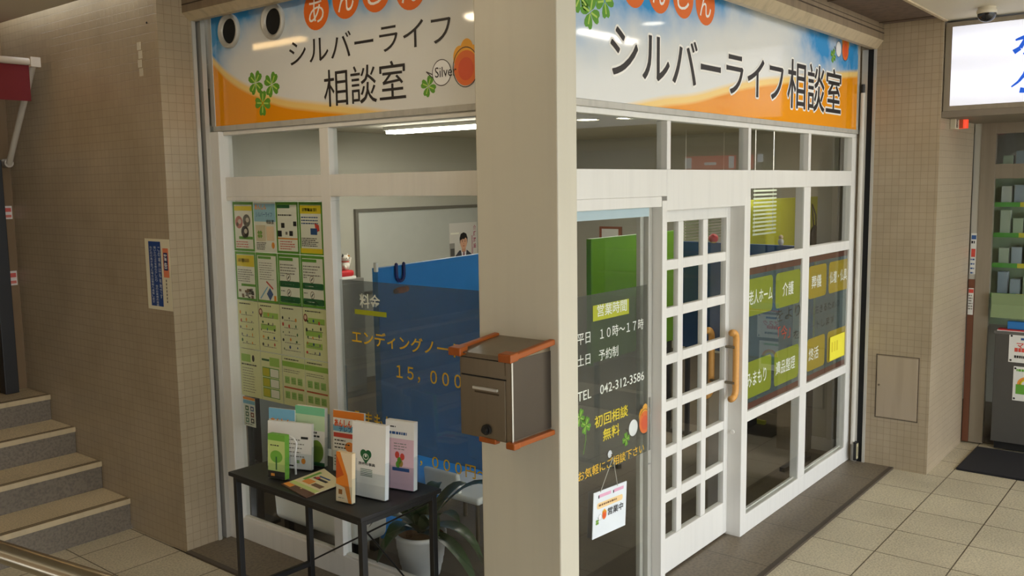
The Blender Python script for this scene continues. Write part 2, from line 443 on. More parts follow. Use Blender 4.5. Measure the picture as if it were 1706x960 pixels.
# ------------------------------------------------------------------ white frames
D = 0.06
b = MB()      # left front
b.box(-0.03, D, 2.365, 2.46, 0, 2.41, WHITE)
b.box(0.001, D, 0.38, 2.365, 2.388, 2.412, WHITE)
b.box(0.001, D, 0.38, 2.365, 2.04, 2.152, WHITE); b.box(0.001, D, 1.442, 2.365, 2.018, 2.04, WHITE)
b.box(0, D, 1.445, 1.516, 0.122, 2.388, WHITE)
b.box(0.001, D-.001, 0.38, 2.46, 0.0, 0.122, WHITE)
b.box(0.02, 0.05, 0.38, 2.365, 0.122, 0.132, WHITE)
b.box(-0.012, 0.05, 0.38, 2.44, 2.412, 2.442, ALU)
b.box(-0.012, 0.05, 2.415, 2.457, 2.44, 3.05, ALU)
FRA = struct(b.build('trim_8', bevel=0.003))
b = MB()      # right front
b.box(0.10, 3.68, 0.001, D-0.001, 2.385, 2.412, WHITE)
b.box(0.10, 0.897, 0.001, D-0.001, 2.02, 2.150, WHITE); b.box(0.10, 0.844, 0.0, D, 1.97, 2.02, WHITE)
b.box(0.897, 1.862, 0.001, D-0.001, 1.95, 2.150, WHITE)
b.box(1.862, 3.68, 0.001, D-0.001, 2.045, 2.150, WHITE)
for x0, x1 in ((0.892, 0.928), (1.819, 1.854), (2.728, 2.77)): b.box(x0, x1, 0, D, 2.150, 2.385, WHITE)
b.box(1.784, 1.862, 0, D+0.04, 0, 2.0, WHITE)
b.box(3.56, 3.69, 0, D, 0, 2.385, WHITE)
b.box(2.672, 2.784, 0, D, 0.118, 2.045, WHITE)
for z0, z1 in ((1.588, 1.652), (0.68, 0.742)): b.box(1.862, 3.56, 0.001, D-0.001, z0, z1, WHITE)
b.box(1.862, 3.68, 0.001, D-0.001, 0, 0.118, WHITE)
b.box(1.862, 3.56, 0.03, 0.05, 0.118, 0.126, WHITE)
b.box(0.10, 0.86, 0, D, 0, 0.05, WHITE)
b.box(0.844, 0.87, -0.004, D+0.01, 0, 2.0, WHITE); b.box(0.87, 0.897, 0.0, D-0.02, 0, 2.0, WHITE)
b.box(0.10, 3.69, -0.012, 0.05, 2.412, 2.442, ALU); b.box(3.60, 3.64, -0.012, 0.05, 2.44, 3.05, ALU)
b.box(0.77, 0.80, 0.075, 0.10, 0.05, 1.97, ALU); b.box(0.805, 0.84, 0.05, 0.085, 0.05, 1.97, ALU)
FRB = struct(b.build('trim_9', bevel=0.003))

# windows: one pane each
def pane_a(n, y0, y1, z0, z1):
    b = MB(); b.box(0.03, 0.035, y0-0.004, y1+0.004, z0-0.004, z1+0.004, GLASS)
    g = struct(b.build('window_%d' % n)); return g
def pane_b(n, x0, x1, z0, z1, y=0.03):
    b = MB(); b.box(x0-0.004, x1+0.004, y, y+0.005, z0-0.004, z1+0.004, GLASS)
    return struct(b.build('window_%d' % n))
pane_a(1, 1.516, 2.365, 2.152, 2.388); pane_a(2, 0.38, 1.445, 2.152, 2.388)
pane_a(3, 1.516, 2.365, 0.13, 2.018); pane_a(4, 0.38, 1.445, 0.13, 2.04)
for i, (x0, x1) in enumerate(((0.10, 0.892), (0.928, 1.819), (1.854, 2.728), (2.77, 3.56))): pane_b(5+i, x0, x1, 2.150, 2.385)
pane_b(9, 0.10, 0.844, 0.05, 1.97, 0.05)
k = 10
for z0, z1 in ((1.652, 2.045), (0.742, 1.588), (0.126, 0.68)):
    for x0, x1 in ((1.862, 2.672), (2.784, 3.56)):
        pane_b(k, x0, x1, z0, z1, 0.006); k += 1

# ------------------------------------------------------------------ lattice sliding door
DX0, DX1, DY0, DY1 = 0.905, 1.79, 0.088, 0.125
b = MB()
xs = [DX0+0.05]; cw = (DX1-DX0-0.10-2*0.055)/3
cols = [(DX0+0.05+i*(cw+0.055), DX0+0.05+i*(cw+0.055)+cw) for i in range(3)]
zb, zt = 0.205, 1.885; rh = (zt-zb-6*0.052)/7
rows = [(zb+i*(rh+0.052), zb+i*(rh+0.052)+rh) for i in range(7)]
b.box(DX0, DX0+0.05, DY0, DY1, 0.012, 1.955, WHITE); b.box(DX1-0.05, DX1, DY0, DY1, 0.012, 1.955, WHITE)
b.box(DX0+0.05, DX1-0.05, DY0, DY1, 0.012, zb, WHITE); b.box(DX0+0.05, DX1-0.05, DY0, DY1, zt, 1.955, WHITE)
for i in range(2): b.box(cols[i][1], cols[i+1][0], DY0+0.003, DY1-0.003, zb, zt, WHITE)
for i in range(6):
    for c in cols: b.box(c[0], c[1], DY0+0.003, DY1-0.003, rows[i][1], rows[i+1][0], WHITE)
door = struct(b.build('door_1', bevel=0.004))
b = MB(); b.box(DX0+0.04, DX1-0.04, 0.105, 0.109, zb-0.01, zt+0.01, GLASS); b.build('door_glass', door)
def pull(y_out, s):
    hx = 1.745; zt_, zb_ = 1.23, 0.845; r = 0.019
    b = MB(); y = y_out
    pts = [(hx-0.05, y, zt_)]
    for i in range(7):
        a = PI/2*i/6; pts.append((hx-0.03+0.045*math.sin(a), y, zt_-0.045+0.045*math.cos(a)))
    for i in range(7):
        a = PI/2*i/6; pts.append((hx-0.03+0.045*math.cos(a), y, zb_+0.045-0.045*math.sin(a)))
    pts.append((hx-0.05, y, zb_))
    b.tube(pts, r, OAK, 14); h = b.build('handle', door, label='rounded oak pull handle')
    b = MB()
    for z in (1.14, 0.93): b.cyl((hx, y, z), (hx, DY0+(0 if s < 0 else 0.037), z), 0.008, STEEL)
    b.build('bracket', h)
pull(0.03, -1); pull(0.185, 1)
b = MB(); b.box(1.80, 1.825, 0.03, 0.083, 0.60, 0.72, STEEL); b.cyl((1.80, 0.055, 0.63), (1.775, 0.055, 0.63), 0.012, PAPER)
tag(b.build('door_latch'), 'small metal latch on the jamb below the oak door handle', 'latch')

# ------------------------------------------------------------------ printed bits used on several things
LEAF1, LEAF2 = ink(92, 152, 36), ink(176, 206, 90)
def clover(b, x, y, s, z=0.001, rot=0.0, stem=None):
    """four-leaved clover of size s"""
    if stem: b.line([(x, y), (x+stem[0]*0.5+0.01, y+stem[1]*0.5), (x+stem[0], y+stem[1])], 0.05*s, LEAF1, z-0.0003)
    for k in range(4):
        a = rot+PI/4+k*PI/2; ca, sa = math.cos(a), math.sin(a); pts = []
        for u, v in ((0.02, 0), (0.16, 0.14), (0.30, 0.20), (0.42, 0.19), (0.48, 0.10), (0.43, 0.0), (0.48, -0.10), (0.42, -0.19), (0.30, -0.20), (0.16, -0.14)):
            pts.append((x+s*(u*ca-v*sa), y+s*(u*sa+v*ca)))
        b.poly([pts[0]]+pts[1:6], LEAF1, z); b.poly([pts[0]]+pts[5:], LEAF1, z)
        b.line([(x+0.05*s*ca, y+0.05*s*sa), (x+0.36*s*ca, y+0.36*s*sa)], 0.06*s, LEAF2, z+0.0005)
def bubble_logo(b, x, y, s, z=0.001):
    """white speech circle and an orange pear-shaped figure joined by a line, a plain generic mark"""
    blk = ink(60, 50, 48)
    b.disc(x, y, 0.30*s, 0.30*s, ink(240, 240, 240), z); b.ring(x, y, 0.31*s, 0.31*s, 0.02*s, blk, z+0.0005)
    for dx, dy in ((0.58, 0.30), (0.80, 0.44), (1.0, 0.28)): b.disc(x+dx*s, y+dy*s, 0.20*s, 0.26*s, ink(240, 170, 44), z+0.0001*dx)
    b.disc(x+0.77*s, y+0.04*s, 0.37*s, 0.40*s, ink(232, 112, 40), z+0.0005); b.disc(x+0.77*s, y+0.02*s, 0.24*s, 0.26*s, ink(222, 86, 40), z+0.0007)
    b.ring(x+0.76*s, y+0.06*s, 0.40*s, 0.46*s, 0.02*s, blk, z+0.0008)
    b.line([(x-0.30*s, y-0.02*s), (x-0.50*s, y+0.06*s), (x-0.30*s, y-0.10*s)], 0.025*s, blk, z+0.0006)

# ------------------------------------------------------------------ the two fascia signs
def sign_mat(name, W, H, wave, blues, spec=0.18):
    """printed sheet: white ground, watercolour blue patches, orange wave with a pale rim. Coordinates: local u, v in metres"""
    m, nt, p = newmat(name)
    N, L = nt.nodes.new, nt.links.new
    tc = N('ShaderNodeTexCoord'); sp = N('ShaderNodeSeparateXYZ'); L(tc.outputs['Object'], sp.inputs[0])
    def math_(op, a, b_=None, c=None):
        n = N('ShaderNodeMath'); n.operation = op
        for i, v in enumerate((a, b_, c)):
            if v is None: continue
            if isinstance(v, (int, float)): n.inputs[i].default_value = v
            else: L(v, n.inputs[i])
        return n.outputs[0]
    nz = N('ShaderNodeTexNoise'); nz.inputs['Scale'].default_value = 5.0; nz.inputs['Detail'].default_value = 5; L(tc.outputs['Object'], nz.inputs['Vector'])
    u, v = sp.outputs[0], sp.outputs[1]
    tot = None
    for cx, cy, rx, ry, s in blues:
        du = math_('DIVIDE', math_('SUBTRACT', u, cx), rx); dv = math_('DIVIDE', math_('SUBTRACT', v, cy), ry)
        r2 = math_('ADD', math_('MULTIPLY', du, du), math_('MULTIPLY', dv, dv))
        e = math_('MULTIPLY', math_('POWER', 2.718, math_('MULTIPLY', r2, -1.0)), s)
        tot = e if tot is None else math_('ADD', tot, e)
    mr = N('ShaderNodeMapRange'); mr.inputs[1].default_value = 0.30; mr.inputs[2].default_value = 0.70; mr.inputs[3].default_value = 0.35; mr.inputs[4].default_value = 1.2
    L(nz.outputs['Fac'], mr.inputs[0])
    blue = math_('MINIMUM', math_('MULTIPLY', tot, mr.outputs[0]), 1.0)
    m1 = N('ShaderNodeMix'); m1.data_type = 'RGBA'; m1.inputs[6].default_value = srgb(226, 226, 222); m1.inputs[7].default_value = srgb(58, 150, 214); L(blue, m1.inputs[0])
    # wave height over u by a float curve
    fc = N('ShaderNodeFloatCurve'); cu = fc.mapping.curves[0]
    for i, (a, h) in enumerate(wave):
        if i < 2: cu.points[i].location = (a, h)
        else: cu.points.new(a, h)
    fc.mapping.update(); L(math_('DIVIDE', u, W), fc.inputs['Value'])
    dh = math_('SUBTRACT', fc.outputs[0], math_('DIVIDE', v, H))
    def band(lo, hi):
        q = N('ShaderNodeMapRange'); q.inputs[1].default_value = lo; q.inputs[2].default_value = hi; L(dh, q.inputs[0]); return q.outputs[0]
    m2 = N('ShaderNodeMix'); m2.data_type = 'RGBA'; m2.inputs[7].default_value = srgb(244, 208, 128); L(m1.outputs[2], m2.inputs[6]); L(band(-0.085, -0.045), m2.inputs[0])
    m3_ = N('ShaderNodeMix'); m3_.data_type = 'RGBA'; m3_.inputs[7].default_value = srgb(236, 152, 22); L(m2.outputs[2], m3_.inputs[6]); L(band(-0.015, 0.015), m3_.inputs[0])
    L(m3_.outputs[2], p.inputs['Base Color'])
    p.inputs['Roughness'].default_value = 0.06; p.inputs['Specular IOR Level'].default_value = spec
    return m
INKB = ink(34, 28, 28); OUTL = ink(240, 238, 232); ORNG = ink(226, 106, 22)
ZS0, ZS1 = 2.442, 3.08; HS = ZS1-ZS0
# left fascia
YS0 = 2.42; WA = YS0-0.32; XA = -0.008
def wave_a(pts): return [((YS0-on_a(x, y, XA).y)/WA, (on_a(x, y, XA).z-ZS0)/HS) for x, y in pts]
wa = wave_a([(391, 142), (427, 161), (469, 177), (518, 184), (575, 190)])
smA = sign_mat('fascia_print_left', WA, HS, [(0, wave_a([(353, 106)])[0][1]), (1.0, -0.25)]+wa,
               [(0.05, 0.55, 0.22, 0.16, 1.2), (0.0, 0.35, 0.12, 0.2, 0.8), (0.95, 0.62, 0.35, 0.16, 1.2), (0.35, 0.62, 0.2, 0.1, 1.0), (1.5, 0.62, 0.4, 0.14, 1.0)], 0.6)
frA = FA(YS0, ZS0, XA)
sgA = thing('fascia_sign', (XA, YS0, ZS0), 'white blue and orange fascia sign with two round vents, over the leaflet window', 'sign')
b = MB(); b.box(0, WA, 0, HS, -0.03, 0.0, smA); b.build('panel', sgA, frA)
def A_(px, py, x=XA): q = on_a(px, py, x); return (YS0-q.y, q.z-ZS0)
def txt_fit(b, conv, s, bl, br, tl, mat, z=0.0015, bold=0.0):
    a, c, t = conv(*bl), conv(*br), conv(*tl)
    b.text(s, a[0], (a[1]+c[1])/2, c[0]-a[0], t[1]-a[1], mat, z, bold)
b = MB()
for s, bl, br, tl in (('シルバーライフ', (483, 109), (752, 72), (483, 67)), ('相談室', (541, 179), (677, 165), (541, 117))):
    txt_fit(b, A_, s, bl, br, tl, INKB, 0.0016, 0.0)
b.build('lettering', sgA, frA)
b = MB()
for px, py, ch in ((527, 17, 'あ'), (576, -3, 'ん'), (626, -15, 'し'), (684, -20, 'ん')):
    c = A_(px, py); b.disc(c[0], c[1], 0.098, 0.098, ORNG, 0.001); b.text(ch, c[0]-0.058, c[1]-0.062, 0.116, 0.12, OUTL, 0.0016)
b.build('heading', sgA, frA, label='orange circles with white letters')
b = MB()
for px, py, r in ((426, 138, 0.1), (453, 141, 0.25), (438, 172, 0.7)):
    c = A_(px, py); clover(b, c[0], c[1], 0.142, 0.001, r); b.build('clover_print', sgA, frA); b = MB()
c = A_(714, 144); clover(b, c[0], c[1], 0.10, 0.001, 0.4)
b.build('clover_print', sgA, frA)
b = MB(); c = A_(736, 121); bubble_logo(b, c[0], c[1], 0.19); b.text('Silver', c[0]-0.04, c[1]-0.02, 0.13, 0.045, INKB, 0.0022)
b.build('logo', sgA, frA)
# right fascia
XS0 = 0.02; WBs = 3.62-XS0; YB = -0.008
def wave_b(pts): return [((on_b(x, y, YB).x-XS0)/WBs, (on_b(x, y, YB).z-ZS0)/HS) for x, y in pts]
smB = sign_mat('fascia_print_right', WBs, HS, [(0, -0.25), (1.0, wave_b([(1436, 129)])[0][1])]+wave_b([(1100, 178), (1155, 171), (1210, 156), (1253, 146), (1320, 138)]),
               [(0.25, 0.55, 0.45, 0.16, 1.2), (0.75, 0.55, 0.4, 0.17, 1.2), (1.35, 0.62, 0.5, 0.12, 1.1), (2.9, 0.52, 0.45, 0.17, 1.2), (3.5, 0.48, 0.3, 0.15, 1.2), (0.15, 0.3, 0.2, 0.12, 0.5)])
frB = FB(XS0, ZS0, YB)
sgB = thing('fascia_sign', (XS0, YB, ZS0), 'bright fascia sign over the lattice door with one long line of black outlined letters', 'sign')
b = MB(); b.box(0, WBs, 0, HS, -0.03, 0.0, smB); b.build('panel', sgB, frB)
def B_(px, py, y=YB): q = on_b(px, py, y); return (q.x-XS0, q.z-ZS0)
b = MB()
for s, bl, br, tl in (('シルバーライフ', (1017, 128), (1304, 166), (1017, 41)), ('相談室', (1311, 183), (1400, 188), (1311, 100))):
    for k in range(10):
        o_ = MB(); txt_fit(o_, B_, s, bl, br, tl, OUTL, 0.0008+0.00004*k, 0.0); a = 2*PI*k/10
        b.add([(v[0]+0.013*math.cos(a), v[1]+0.013*math.sin(a), v[2]) for v in o_.v], o_.f, OUTL)
    for k in range(4):
        o_ = MB(); txt_fit(o_, B_, s, bl, br, tl, INKB, 0.0016+0.00004*k, 0.0); a = PI/4+PI/2*k
        b.add([(v[0]+0.003*math.cos(a), v[1]+0.003*math.sin(a), v[2]) for v in o_.v], o_.f, INKB)
    b.build('lettering', sgB, frB); b = MB()
b = MB()
for px, py, ch in ((1056, -27, 'あ'), (1098, -16, 'ん'), (1138, -6, 'し'), (1175, 7, 'ん')):
    c = B_(px, py); b.disc(c[0], c[1], 0.105, 0.105, ORNG, 0.001); b.text(ch, c[0]-0.06, c[1]-0.065, 0.12, 0.125, OUTL, 0.0016)
b.build('heading', sgB, frB, label='orange circles with white letters')
b = MB()
for px, py, r in ((983, 20, 0.5), (1007, 2, 1.0), (966, -6, 0.2)):
    c = B_(px, py); clover(b, c[0], c[1], 0.15, 0.001, r); b.build('clover_print', sgB, frB); b = MB()
c = B_(1388, 93); clover(b, c[0], c[1], 0.10, 0.001, 0.4)
b.build('clover_print', sgB, frB)
b = MB(); c = B_(1397, 82); bubble_logo(b, c[0], c[1], 0.17); b.build('logo', sgB, frB)

# round vent pipes that come through the left fascia
for i, (px, py, lab) in enumerate(((384, 52, 'round metal vent pipe at the end of the sign, farther from the orange circles'), (457, 36, 'round metal vent pipe next to the orange circles on the sign'))):
    c = on_a(px, py, XA)
    v = thing('vent_pipe', (XA, c.y, c.z), lab, 'vent', 'vent pipes through the fascia sign')
    b = MB(); MX = Matrix(((0, 0, -1), (0, 1, 0), (1, 0, 0)))
    b.lathe([(0.092, 0.0), (0.094, 0.016), (0.088, 0.024), (0.080, 0.024), (0.078, 0.014), (0.074, 0.016), (0.069, 0.012), (0.067, 0.002)], (XA, c.y, c.z), ALU, 32, MX); b.build('ring', v)
    b = MB(); b.lathe([(0.0001, 0.004), (0.068, 0.004)], (XA, c.y, c.z), SLOT, 32, MX); b.build('vent_opening', v)

# ------------------------------------------------------------------ window film with prices (left front)
XF = 0.0385
fl_tl, fl_br = on_a(566, 474, XF), on_a(800, 760, XF)
FY0, FZ0, FZ1 = 1.442, 0.77, 1.612
frF = FA(FY0, FZ0, XF); FWd = FY0-0.40
fm = film_mat('smoked_film_left', (0.76, 0.80, 0.84), (0.12, 0.14, 0.15), 0.64, 0.0, 0.14)
film = thing('window_film', (XF, FY0, FZ0), 'smoked film with yellow price lettering on the window behind the mailbox', 'window film')
b = MB(); b.rect(0, 0, FWd, FZ1-FZ0, fm, 0); b.build('film_sheet', film, frF)
def FA_(px, py, x=XF-0.002): q = on_a(px, py, x); return (FY0-q.y, q.z-FZ0)
LW, LY, LG = ink(244, 244, 236), ink(250, 196, 30), ink(186, 188, 40)
b = MB(); txt_fit(b, FA_, '料金', (600, 513), (633, 515), (600, 490), LW, 0.002, 0.014)
b.build('lettering', film, frF); b = MB(); txt_fit(b, FA_, 'みまもり', (590, 706), (654, 718), (590, 684), LY, 0.002, 0.012)
b.build('lettering', film, frF); b = MB(); txt_fit(b, FA_, 'エンディングノート作成', (587, 575), (818, 602), (587, 552), LY, 0.002, 0.012)
b.build('lettering', film, frF); b = MB(); txt_fit(b, FA_, '１５，０００円～', (661, 632), (815, 658), (661, 608), LY, 0.002, 0.012)
b.build('lettering', film, frF); b = MB(); txt_fit(b, FA_, '，０００円～', (700, 776), (814, 805), (700, 755), LY, 0.002, 0.012)
b.build('lettering', film, frF)
b = MB(); p0, p1, p2 = FA_(591, 523), FA_(644, 528), FA_(591, 515); b.rect(p0[0], p0[1], p1[0]-p0[0], p2[1]-p0[1], LG, 0.0015)
b.build('underline', film, frF, label='olive bar below the white heading')

# window film with opening hours (right front, beside the pillar)
YF = 0.0585
GX0, GZ0, GZ1 = 0.104, 0.752, 1.592
frG = FB(GX0, GZ0, YF); GW = 0.838-GX0
gm = film_mat('smoked_film_right', (0.60, 0.60, 0.56), (0.13, 0.13, 0.115), 0.60, 0.74, 0.55)
film2 = thing('window_film', (GX0, YF, GZ0), 'smoked film with white opening hours and phone number beside the pillar', 'window film')
b = MB(); b.rect(0, 0, GW, GZ1-GZ0, gm, 0); b.build('film_sheet', film2, frG)
def FB_(px, py, y=YF-0.002): q = on_b(px, py, y); return (q.x-GX0, q.z-GZ0)
b = MB()
txt_fit(b, FB_, '営業時間', (995, 528), (1044, 518), (995, 508), LW, 0.0025, 0.008)
for s, bl, br, tl in (('平日　１０時～１７時', (962, 573), (1072, 551), (962, 553)), ('土日　予約制', (962, 610), (1030, 595), (962, 591)), ('TEL　042-312-3586', (962, 667), (1073, 636), (962, 651))):
    b.build('hours_lettering', film2, frG, label='white lettering'); b = MB()
    txt_fit(b, FB_, s, bl, br, tl, LW, 0.002, 0.004)
b.build('hours_lettering', film2, frG, label='white lettering')
b = MB(); LYB = ink(240, 214, 40)
txt_fit(b, FB_, '初回相談', (991, 712), (1046, 695), (991, 692), LYB, 0.002, 0.012); b.build('offer_lettering', film2, frG, label='yellow lettering'); b = MB(); txt_fit(b, FB_, '無料', (1005, 734), (1032, 726), (1005, 714), LYB, 0.002, 0.012)
b.build('offer_lettering', film2, frG, label='yellow lettering'); b = MB(); txt_fit(b, FB_, 'お気軽にご相談下さい', (963, 800), (1073, 757), (963, 783), LY, 0.002, 0.004)
b.build('offer_lettering', film2, frG, label='yellow lettering')
b = MB(); p0, p1, p2 = FB_(988, 532), FB_(1048, 521), FB_(988, 510); b.rect(p0[0], (p0[1]+p1[1])/2-0.008, p1[0]-p0[0], p2[1]-p0[1]+0.012, LG, 0.0015)
b.build('heading_box', film2, frG, label='olive box behind the heading')
b = MB()
for px, py, st in ((966, 696, None), (976, 709, (-0.02, -0.13))):
    c = FB_(px, py); clover(b, c[0], c[1], 0.085, 0.002, 0.3, st); b.build('clover_print', film2, frG); b = MB()
c = FB_(1043, 732); clover(b, c[0], c[1], 0.07, 0.002, 0.9)
b.build('clover_print', film2, frG)
b = MB(); c = FB_(1055, 713); bubble_logo(b, c[0], c[1], 0.14, 0.002); b.build('logo', film2, frG)
b = MB(); p = on_b(962, 335, 0.045); b.box(0.104, 0.80, 0.046, 0.049, 1.925, 1.968, col(170, 190, 196, 0.5)); 
tag(b.build('blind_strip'), 'pale blue strip across the top of the opening-hours window', 'blind')

# service film with brown bands and green squares in the two middle panes right of the door
OLV, OLV2 = col(134, 142, 24, 0.6, 0, 0.05), col(160, 138, 26, 0.6, 0, 0.05)
BRN = col(92, 52, 36, 0.6)
sm_ = film_mat('service_film', (0.62, 0.70, 0.70), (0.14, 0.18, 0.18), 0.5, -1, -0.5)
def HB(px, py, y=0.012): q = on_b(px, py, y); return q.x, q.z
for (x0, x1, lab, sqs, dark, red) in (
    (1.866, 2.668, 'service film with four olive squares in the middle pane next to the door', ((1236, 1287.5, '老人ホーム', (1248, 1287), 'みまもり', (1247, 1279)), (1292.5, 1333, '介護', (1304, 1322), '遺品整理', (1295, 1327))), (('をより', (1292, 536), (1333, 527), 20), ('を', (1322, 566), (1332, 563), 14)), ('「今」', (1296, 568), (1316, 563))),
    (2.79, 3.556, 'service film with three lettered olive squares in the pane next to the tiled pillar', ((1347, 1376.5, '葬儀', (1352, 1368), '終活', (1350, 1366)), (1380.5, 1412, '仏壇・仏具', (1382, 1410), None, None)), (('く生きるための', (1351, 525), (1398, 511), 14), ('ートします', (1350, 550), (1390, 538), 13)), None)):
    fr = FB(x0, 0.746, 0.0135); wd = x1-x0
    fobj = thing('service_film', (x0, 0.0135, 0.746), lab, 'window film')
    b = MB(); b.rect(0, 0, wd, 0.838, sm_, 0); b.build('film_sheet', fobj, fr)
    
    for zq in (0.80, 0.0): b = MB(); b.rect(0, zq, wd, 0.038, BRN, 0.001); b.build('band', fobj, fr, label='brown band')
    for (pa, pb, t1, r1, t2, r2) in sqs:
        xa, xb = HB(pa, 480)[0]-x0, HB(pb, 480)[0]-x0
        xa = max(xa, 0.0)
        mt = OLV if x0 < 2 else OLV2
        z1a, z1b = 0.555, 0.775; z2a, z2b = 0.065, 0.285
        for zq in (z1a, z2a):
            sq = MB(); sq.rrect(xa, zq, xb-xa, 0.22, 0.03, mt); sq.build('square', fobj, fr, label='rounded olive square')
        for t, r, zm in ((t1, r1, 0.665), (t2, r2, 0.175)):
            if t:
                ua, ub = HB(r[0], 480)[0]-x0, HB(r[1], 480)[0]-x0
                ua = max(ua, 0.005); h = min(0.085, (ub-ua)/len(t)*1.25)
                lt = MB(); lt.text(t, ua, zm-h/2, ub-ua, h, LW, 0.002, 0.008); lt.build('lettering', fobj, fr)
    for t, bl, br, hp in dark:
        dk = MB()
        a, c = HB(*bl), HB(*br); h = HB(bl[0], bl[1]-hp)[1]-a[1]
        dk.text(t, a[0]-x0, (a[1]+c[1])/2-0.746, c[0]-a[0], h, ink(30, 34, 30), 0.0015); dk.build('slogan', fobj, fr, label='dark slogan')
    if red:
        rd = MB(); a, c = HB(*red[1]), HB(*red[2]); rd.text(red[0], a[0]-x0, (a[1]+c[1])/2-0.746, c[0]-a[0], 0.09, ink(190, 60, 40), 0.0016); rd.build('slogan_word', fobj, fr, label='red word')
nt_ = HB(1382, 600, 0.004); n2_ = HB(1407, 553, 0.004)
b = MB(); YEL = col(232, 222, 60, 0.6); b.box(nt_[0], n2_[0], 0.0025, 0.0055, nt_[1]-0.01, n2_[1]+0.0, YEL)
for k in range(3): b.box(nt_[0]+0.03+0.05*k, nt_[0]+0.055+0.05*k, 0.0017, 0.0025, nt_[1]+0.05, n2_[1]-0.04, col(214, 196, 40, 0.6))
tag(b.build('paper_note'), 'yellow paper note on the pane beside the tiled pillar', 'note')

# ------------------------------------------------------------------ sixteen posters inside the left pane
PG, PGD, PY, PR, PB, PK, PT, PO, PP = ink(96, 158, 52), ink(36, 98, 56), ink(230, 208, 40), ink(206, 74, 60), ink(46, 84, 140), ink(36, 36, 38), ink(130, 128, 118), ink(232, 150, 60), ink(232, 206, 150)
PW_, PBG, PBL = ink(236, 236, 222), ink(214, 222, 150), ink(120, 180, 210)
SW, SH = 0.2012, 0.2855
def tlines(b, x, y, ww, n, gap, mat=PT, t=0.0042, seed=0):
    """rows of print too small to read"""
    r = random.Random(seed)
    for k in range(n):
        xx = x
        L = ww*r.uniform(0.7, 1.0)
        while xx < x+L:
            s = r.uniform(0.006, 0.022); b.rect(xx, y-k*gap, min(s, x+L-xx), t, mat, 0.0012); xx += s+0.004
def poster(i, j, label, draw, bg, border=None):
    y = 2.363-i*SW; z = 2.013-(j+1)*SH
    y_, z_ = y-0.002, z+0.002
    fr = FA(y_, z_, 0.0385+0.0004*((i+j) % 2))
    b = MB(); W_, H_ = SW-0.004, SH-0.004
    b.box(0, W_, 0, H_, -0.0008, 0, bg)
    if border:
        t = 0.013
        b.rect(0, 0, t, H_, border, 0.0008); b.rect(W_-t, 0, t, H_, border, 0.0008); b.rect(0, 0, W_, t, border, 0.0009); b.rect(0, H_-t*1.2, W_, t*1.2, border, 0.0009)
    draw(b, W_, H_)
    tag(b.build('poster', None, fr), label, 'poster', 'posters inside the leaflet window')
def d_photos(b, W_, H_):
    b.rect(0.015, H_-0.05, W_-0.03, 0.026, PY, 0.0012)
    for x, y, c in ((0.055, 0.165, ink(190, 120, 110)), (0.13, 0.175, ink(110, 110, 100)), (0.11, 0.11, PK)):
        b.disc(x, y, 0.036, 0.036, c, 0.0012); b.disc(x+0.008, y+0.004, 0.016, 0.014, ink(214, 204, 190), 0.0016); b.disc(x-0.014, y-0.012, 0.010, 0.012, ink(90, 70, 60), 0.0016)
    b.rect(0.05, 0.068, W_-0.065, 0.016, PG, 0.0012); tlines(b, 0.02, 0.05, W_-0.04, 3, 0.014, PR, 0.005, 1)
def d_room(b, W_, H_):
    b.rect(0.0, H_-0.11, W_, 0.10, ink(150, 196, 216), 0.0009)
    b.text('あんしん', 0.012, H_-0.042, 0.105, 0.028, PO, 0.0016, 0.03); b.text('シルバーライフ', 0.02, H_-0.083, W_-0.05, 0.026, PB, 0.0016, 0.01); b.text('相談室', W_-0.085, H_-0.122, 0.07, 0.024, PK, 0.0016, 0.01)
    b.rect(0.012, 0.062, 0.09, 0.09, ink(216, 206, 176), 0.0012); clover(b, 0.05, 0.10, 0.05, 0.0016); b.rect(0.11, 0.066, 0.07, 0.08, ink(240, 214, 180), 0.0012)
    tlines(b, 0.015, 0.05, 0.09, 5, 0.009, PK, 0.004, 2); b.disc(W_-0.03, 0.04, 0.014, 0.018, PO, 0.0014)
def d_goods(b, W_, H_):
    b.rect(0.014, H_-0.034, 0.11, 0.018, PGD, 0.0012); tlines(b, 0.02, H_-0.075, W_-0.04, 1, 0.014, PK, 0.007, 3)
    for x, y, s in ((0.06, 0.155, 0.030), (0.165, 0.165, 0.028), (0.03, 0.11, 0.036), (0.13, 0.112, 0.030), (0.09, 0.112, 0.018)):
        b.rect(x-s/2, y-s/2, s, s*0.9, PK if s > 0.02 else PT, 0.0012)
    b.rect(0.012, 0.078, W_-0.024, 0.007, PO, 0.0012); tlines(b, 0.03, 0.062, W_-0.06, 4, 0.013, PR, 0.005, 4)
def d_yellow(b, W_, H_):
    b.rect(0.012, H_-0.062, W_-0.024, 0.044, PY, 0.0012); tlines(b, 0.03, H_-0.05, W_-0.06, 1, 0.01, ink(150, 140, 30), 0.018, 5)
    tlines(b, 0.02, H_-0.085, W_-0.05, 3, 0.016, PB, 0.006, 6)
    b.poly([(0.13, 0.17), (0.165, 0.16), (0.17, 0.13), (0.14, 0.12)], PR, 0.0013); b.rect(0.095, 0.108, 0.055, 0.034, PB, 0.0014)
    tlines(b, 0.018, 0.085, W_-0.04, 5, 0.010, PK, 0.005, 7); b.rect(0.008, 0.008, W_-0.016, 0.026, PY, 0.0012)
